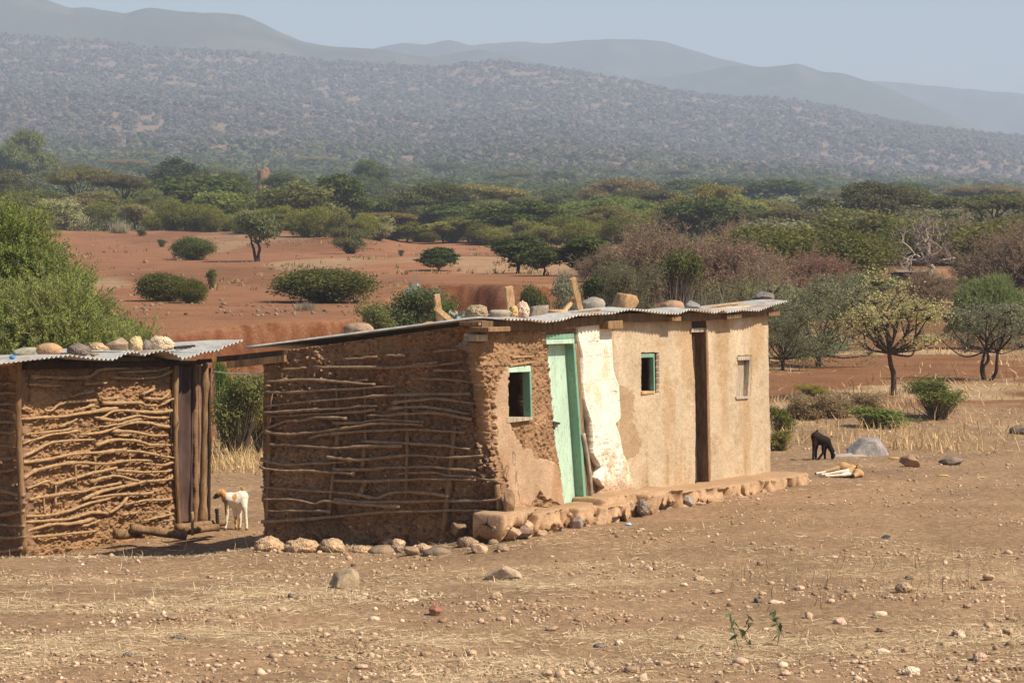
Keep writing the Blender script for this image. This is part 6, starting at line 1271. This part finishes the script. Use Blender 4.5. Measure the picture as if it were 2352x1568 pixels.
# row of shrubs along the far edge of the field
rg = np.random.default_rng(23); ORD = ['first', 'second', 'third', 'fourth', 'fifth', 'sixth', 'seventh', 'eighth', 'ninth', 'tenth']
row = []
px = 196
while px < 1440: row.append(px); px += rg.uniform(24, 42)
for k, px in enumerate(row):
    base = np.interp(px, [190, 500, 1000, 1440], [524, 534, 560, 566]) + rg.uniform(-4, 1); kind = str(rg.choice(['round', 'scrub', 'leafy', 'scrub', 'round'])); h = rg.uniform(36, 68); wd = rg.uniform(46, 86)
    nth = '%d%s' % (k + 1, 'th' if 10 <= (k + 1) % 100 <= 20 else {1: 'st', 2: 'nd', 3: 'rd'}.get((k + 1) % 10, 'th'))
    grow(kind, px, base - h, base, wd, '%s shrub from the left in the green row beyond the red field' % nth, None, int(rg.integers(3)), 'row of shrubs along the far edge of the red field', 'bush', name='shrub', tint=np.array((1.5, 1.45, .95)) * rg.uniform(.8, 1.25))
grow('tuft', 275, 500, 536, 60, 'pale grey bare bush at the top left of the red field', None, 0, None, 'bush', tint=(1.1, 1.1, 1.1))
grow('leafy', 312, 470, 530, 60, 'small grey leaved tree with a dark stem at the top left of the field', None, 1, None, 'tree', tint=(1.9, 1.6, 1.9))
# the belt of individual acacias behind, thinning into the bush-covered slope
used = [(1000, 255)]
kinds_ = ['olive domed', 'brownish flat', 'dark green rounded']
for k in range(230):
    dep = 205 + 420 * (k / 230.) ** 1.2; px = rg.uniform(-160, 2520)
    if px > 1700 and dep < 230: continue
    a = at(px, 500, dep); z = gz(a[0], dep); sh = int(rg.choice(3, p=[.5, .2, .3])); kind = (str(rg.choice(['dome', 'round', 'scrub', 'dome'])), str(rg.choice(['umbrella', 'dome'])), str(rg.choice(['round', 'dark', 'leafy'])))[sh]
    H = rg.uniform(1.4, 3.4) * (1.35 if k % 6 == 0 else 1); wd = rg.uniform(1.3, 2.3) * H; ptop = 520 - (z + H - CAMZ) / dep * F
    ac = kind in ('dome', 'umbrella'); wn = 'acacia' if ac else 'shrub'
    grow(kind, px, ptop, 0, wd / dep * F, kinds_[sh] + ' ' + wn + ' in the dense belt of trees beyond the red field', dep, int(rg.integers(3)), kinds_[sh] + ' ' + wn + 's in the belt beyond the field', 'acacia' if ac else 'bush', name=None if ac else 'shrub', tint=np.array([(1.35, 1.35, 1.0), (1.35, 1.15, .95), (1.25, 1.4, .95)][sh]) * rg.uniform(.8, 1.25), seed=k)
# larger single acacias standing out of the bush cover farther up the plain
for k in range(95):
    dep = 420 + 520 * (k / 95.) ** 1.2; px = rg.uniform(-40, 2400); a = at(px, 500, dep); z = gz(a[0], dep); sh = int(rg.choice(3, p=[.45, .3, .25])); kind = ('dome', 'umbrella', 'dark')[sh]; H = rg.uniform(2.6, 5.6); wd = rg.uniform(1.3, 2.2) * H
    grow(kind, px, 520 - (z + H - CAMZ) / dep * F, 0, wd / dep * F, ('olive domed acacia', 'brownish flat acacia', 'dark leafy tree')[sh] + ' rising out of the distant bush plain below the hill', dep, int(rg.integers(3)), ('olive domed acacias', 'brownish flat acacias', 'dark leafy trees')[sh] + ' on the distant bush plain', 'acacia' if sh < 2 else 'tree', tint=np.array([(1.1, 1.15, .95), (1.3, 1.1, .95), (1.2, 1.3, 1.0)][sh]) * rg.uniform(.75, 1.25), seed=k)
# overlapping bushes of the thicket on the right
for k in range(46):
    dep = rg.uniform(104, 205); px = rg.uniform(1680, 2440)
    if 1990 < px < 2270 and dep < 150: continue
    a = at(px, 500, dep); z = gz(a[0], dep); sh = int(rg.choice(3, p=[.42, .33, .25])); kind = (str(rg.choice(['drape', 'scrub', 'dome'])), str(rg.choice(['round', 'scrub'])), 'bare')[sh]
    H = rg.uniform(1.3, 2.9); wd = rg.uniform(1.4, 2.2) * H
    grow(kind, px, 520 - (z + H - CAMZ) / dep * F, 0, wd / dep * F, ('grey olive', 'green leafy', 'leafless brown')[sh] + ' bush in the thicket beyond the dry slope at the right', dep, int(rg.integers(3)), ('grey olive', 'green leafy', 'leafless brown')[sh] + ' bushes in the thicket at the right', 'bush', tint=[(1, 1, .9), (1.05, 1.0, .75), (1, 1, 1)][sh], seed=k)
for kind, px, top, wd, dep, tint, lab in (('drape', 1440, 600, 150, 78, (.9, .85, .8), 'grey brown tangled bush just left of the big brown rock on the roof'), ('drape', 1700, 640, 200, 72, (.95, .9, .75), 'olive brown tangled bush behind the right half of the long hut roof'), ('bare', 1770, 600, 190, 82, None, 'leafless brown bush above the dark slate coloured roof stone'), ('bare', 1430, 560, 190, 96, None, 'leafless brown bush at the left shoulder of the big thicket'), ('drape', 1960, 625, 190, 92, (.85, .95, .8), 'olive bush between the drooping thorn bush and the yellow tree'), ('scrub', 1740, 590, 120, 105, (.9, 1.05, .7), 'green bush behind the brown thicket, right of its top')):
    grow(kind, px, top, 0, wd, lab, dep, 0, None, 'bush', tint=tint, seed=9)

# bush cover of the far slope: one mass that nobody could count
def build_bush_cover():
    rg = np.random.default_rng(29); A = Acc()
    n = 70000; d = np.sqrt(rg.uniform(400 ** 2, 2330 ** 2, n)); d = np.where(rg.random(n) < .2, rg.uniform(380, 1000, n), d); px = rg.uniform(-620, 2970, n); x = (px - 1176) / F * d
    gap = fbm(x / 13, d / 40, 0, 71, 4) + .4 * fbm(x / 120, d / 200, 0, 72, 2); k = rg.random(n) < np.interp(d, [250, 700, 1100, 1500, 2300], [.62, .62, .62, .8, .78]) - .62 * sstep(.1, .45, gap) * sstep(600, 1200, d); x, d, px = x[k], d[k], px[k]; n = len(x)
    z = terrain(x, d); r = rg.uniform(1.3, 3.3, n) * np.interp(d, [250, 600, 1000, 2300], [1.1, 1.3, 1.3, 1.05]); h = r * rg.uniform(.7, 1.15, n)
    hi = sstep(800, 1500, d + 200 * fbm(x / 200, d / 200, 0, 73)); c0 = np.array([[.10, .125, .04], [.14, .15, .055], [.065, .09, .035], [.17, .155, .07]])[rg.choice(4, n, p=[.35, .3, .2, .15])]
    c1_ = np.array([[.185, .155, .15], [.14, .14, .105], [.22, .175, .16]])[rg.choice(3, n)]; cl = np.where((rg.random(n) < hi * .75)[:, None], c1_, c0) * rg.uniform(.68, 1.2, (n, 1)); cl = cl + (np.array([.165, .135, .115]) - cl) * (.42 * hi)[:, None]  # grey leafless bushes high up, colour lightened and turned mauve to add haze
    for lo, hi_, m, s in ((0, 620, 170, .19), (620, 900, 80, .28), (900, 1500, 28, .48), (1500, 4000, 13, .75)):
        k = (d >= lo) & (d < hi_); q_ = np.repeat(np.nonzero(k)[0], m); D = unit(rg, len(q_)); D[:, 2] = np.abs(D[:, 2]) * 1.0; rr = rg.uniform(.55, 1, len(q_))
        P = np.stack([x[q_] + D[:, 0] * r[q_] * rr, d[q_] + D[:, 1] * r[q_] * rr, z[q_] + .1 * h[q_] + D[:, 2] * h[q_] * rr], -1); Nn = D * 1.2 + unit(rg, len(q_)) * .45 + [0, 0, .25]; Nn /= np.linalg.norm(Nn, axis=1)[:, None]
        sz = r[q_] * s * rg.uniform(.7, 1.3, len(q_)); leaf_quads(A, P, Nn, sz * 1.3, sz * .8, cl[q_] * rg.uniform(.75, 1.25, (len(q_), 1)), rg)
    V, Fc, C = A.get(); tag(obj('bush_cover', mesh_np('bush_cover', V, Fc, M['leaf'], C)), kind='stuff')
build_bush_cover()

# low ground cover among the near trees
def build_cover():
    rg = np.random.default_rng(31); A = Acc(); n = 3300; d = rg.uniform(150, 330, n); px = rg.uniform(-500, 2850, n); x = (px - 1176) / F * d
    line = np.interp(px, [-100, 190, 500, 1000, 1440, 1500, 2450], [205, 205, 212, 205, 195, 120, 105]); k = d > line + rg.uniform(0, 12, n); x, d = x[k], d[k]; n = len(x); z = terrain(x, d); r = rg.uniform(.5, 1.3, n); h = r * rg.uniform(.7, 1.2, n); cl = np.array([[.1, .12, .04], [.13, .125, .05], [.16, .14, .07]])[rg.choice(3, n)] * rg.uniform(.8, 1.2, (n, 1)); q_ = np.repeat(np.arange(n), 70); D = unit(rg, len(q_)); D[:, 2] = np.abs(D[:, 2]); rr = rg.uniform(.4, 1, len(q_))
    P = np.stack([x[q_] + D[:, 0] * r[q_] * rr, d[q_] + D[:, 1] * r[q_] * rr, z[q_] + D[:, 2] * h[q_] * rr], -1); leaf_quads(A, P, unit(rg, len(q_)), .26, .13, cl[q_] * rg.uniform(.7, 1.3, (len(q_), 1)), rg); V, Fc, C = A.get(); tag(obj('undergrowth', mesh_np('undergrowth', V, Fc, M['leaf'], C)), kind='stuff')
build_cover()

# far hut with a pale tin roof under the bare tree
g = at(2090, 640, 128); zt = at(2090, 621, 128)[2]; zg = gz(g[0], 128); sh = empty('shed', (g[0], 128, zg), 'small far shed with a pale flat tin roof below the grey bare tree', 'shed'); wv = 70 / F * 128 / 2
V = np.array([[sx * wv, sy * 1.2, zz] for zz in (0, zt - zg - .08) for sx, sy in ((-1, -1), (1, -1), (1, 1), (-1, 1))]) + [g[0], 128, zg]; part('wall', V, [[0, 1, 5, 4], [1, 2, 6, 5], [2, 3, 7, 6], [3, 0, 4, 7]], M['wood_dark'], sh)
V = np.array([[sx * wv * 1.15, sy * 1.4, zt - zg + dz - .12 * (sy > 0)] for dz in (-.05, 0) for sx, sy in ((-1, -1), (1, -1), (1, 1), (-1, 1))]) + [g[0], 128, zg]; part('roof', V, [[3, 2, 1, 0], [4, 5, 6, 7], [0, 1, 5, 4], [1, 2, 6, 5], [2, 3, 7, 6], [3, 0, 4, 7]], M['tin'], sh)

# ------------------------------------------------------------------ haze
hz = N('haze'); pv = hz.n('ShaderNodeVolumePrincipled'); pv.inputs['Density'].default_value = 0.00032; pv.inputs['Color'].default_value = (.66, .79, 1.0, 1); pv.inputs['Anisotropy'].default_value = 0.0
hz.l(pv.outputs[0], hz.out.inputs['Volume'])
x0, x1, y0, y1, z0, z1 = -2600, 2600, -40, 4700, -4, 290
V = [(x, y, z) for z in (z0, z1) for x, y in ((x0, y0), (x1, y0), (x1, y1), (x0, y1))]
o = obj('haze', mesh_np('haze', V, [[3, 2, 1, 0], [4, 5, 6, 7], [0, 1, 5, 4], [1, 2, 6, 5], [2, 3, 7, 6], [3, 0, 4, 7]], hz.m)); tag(o, kind='stuff')
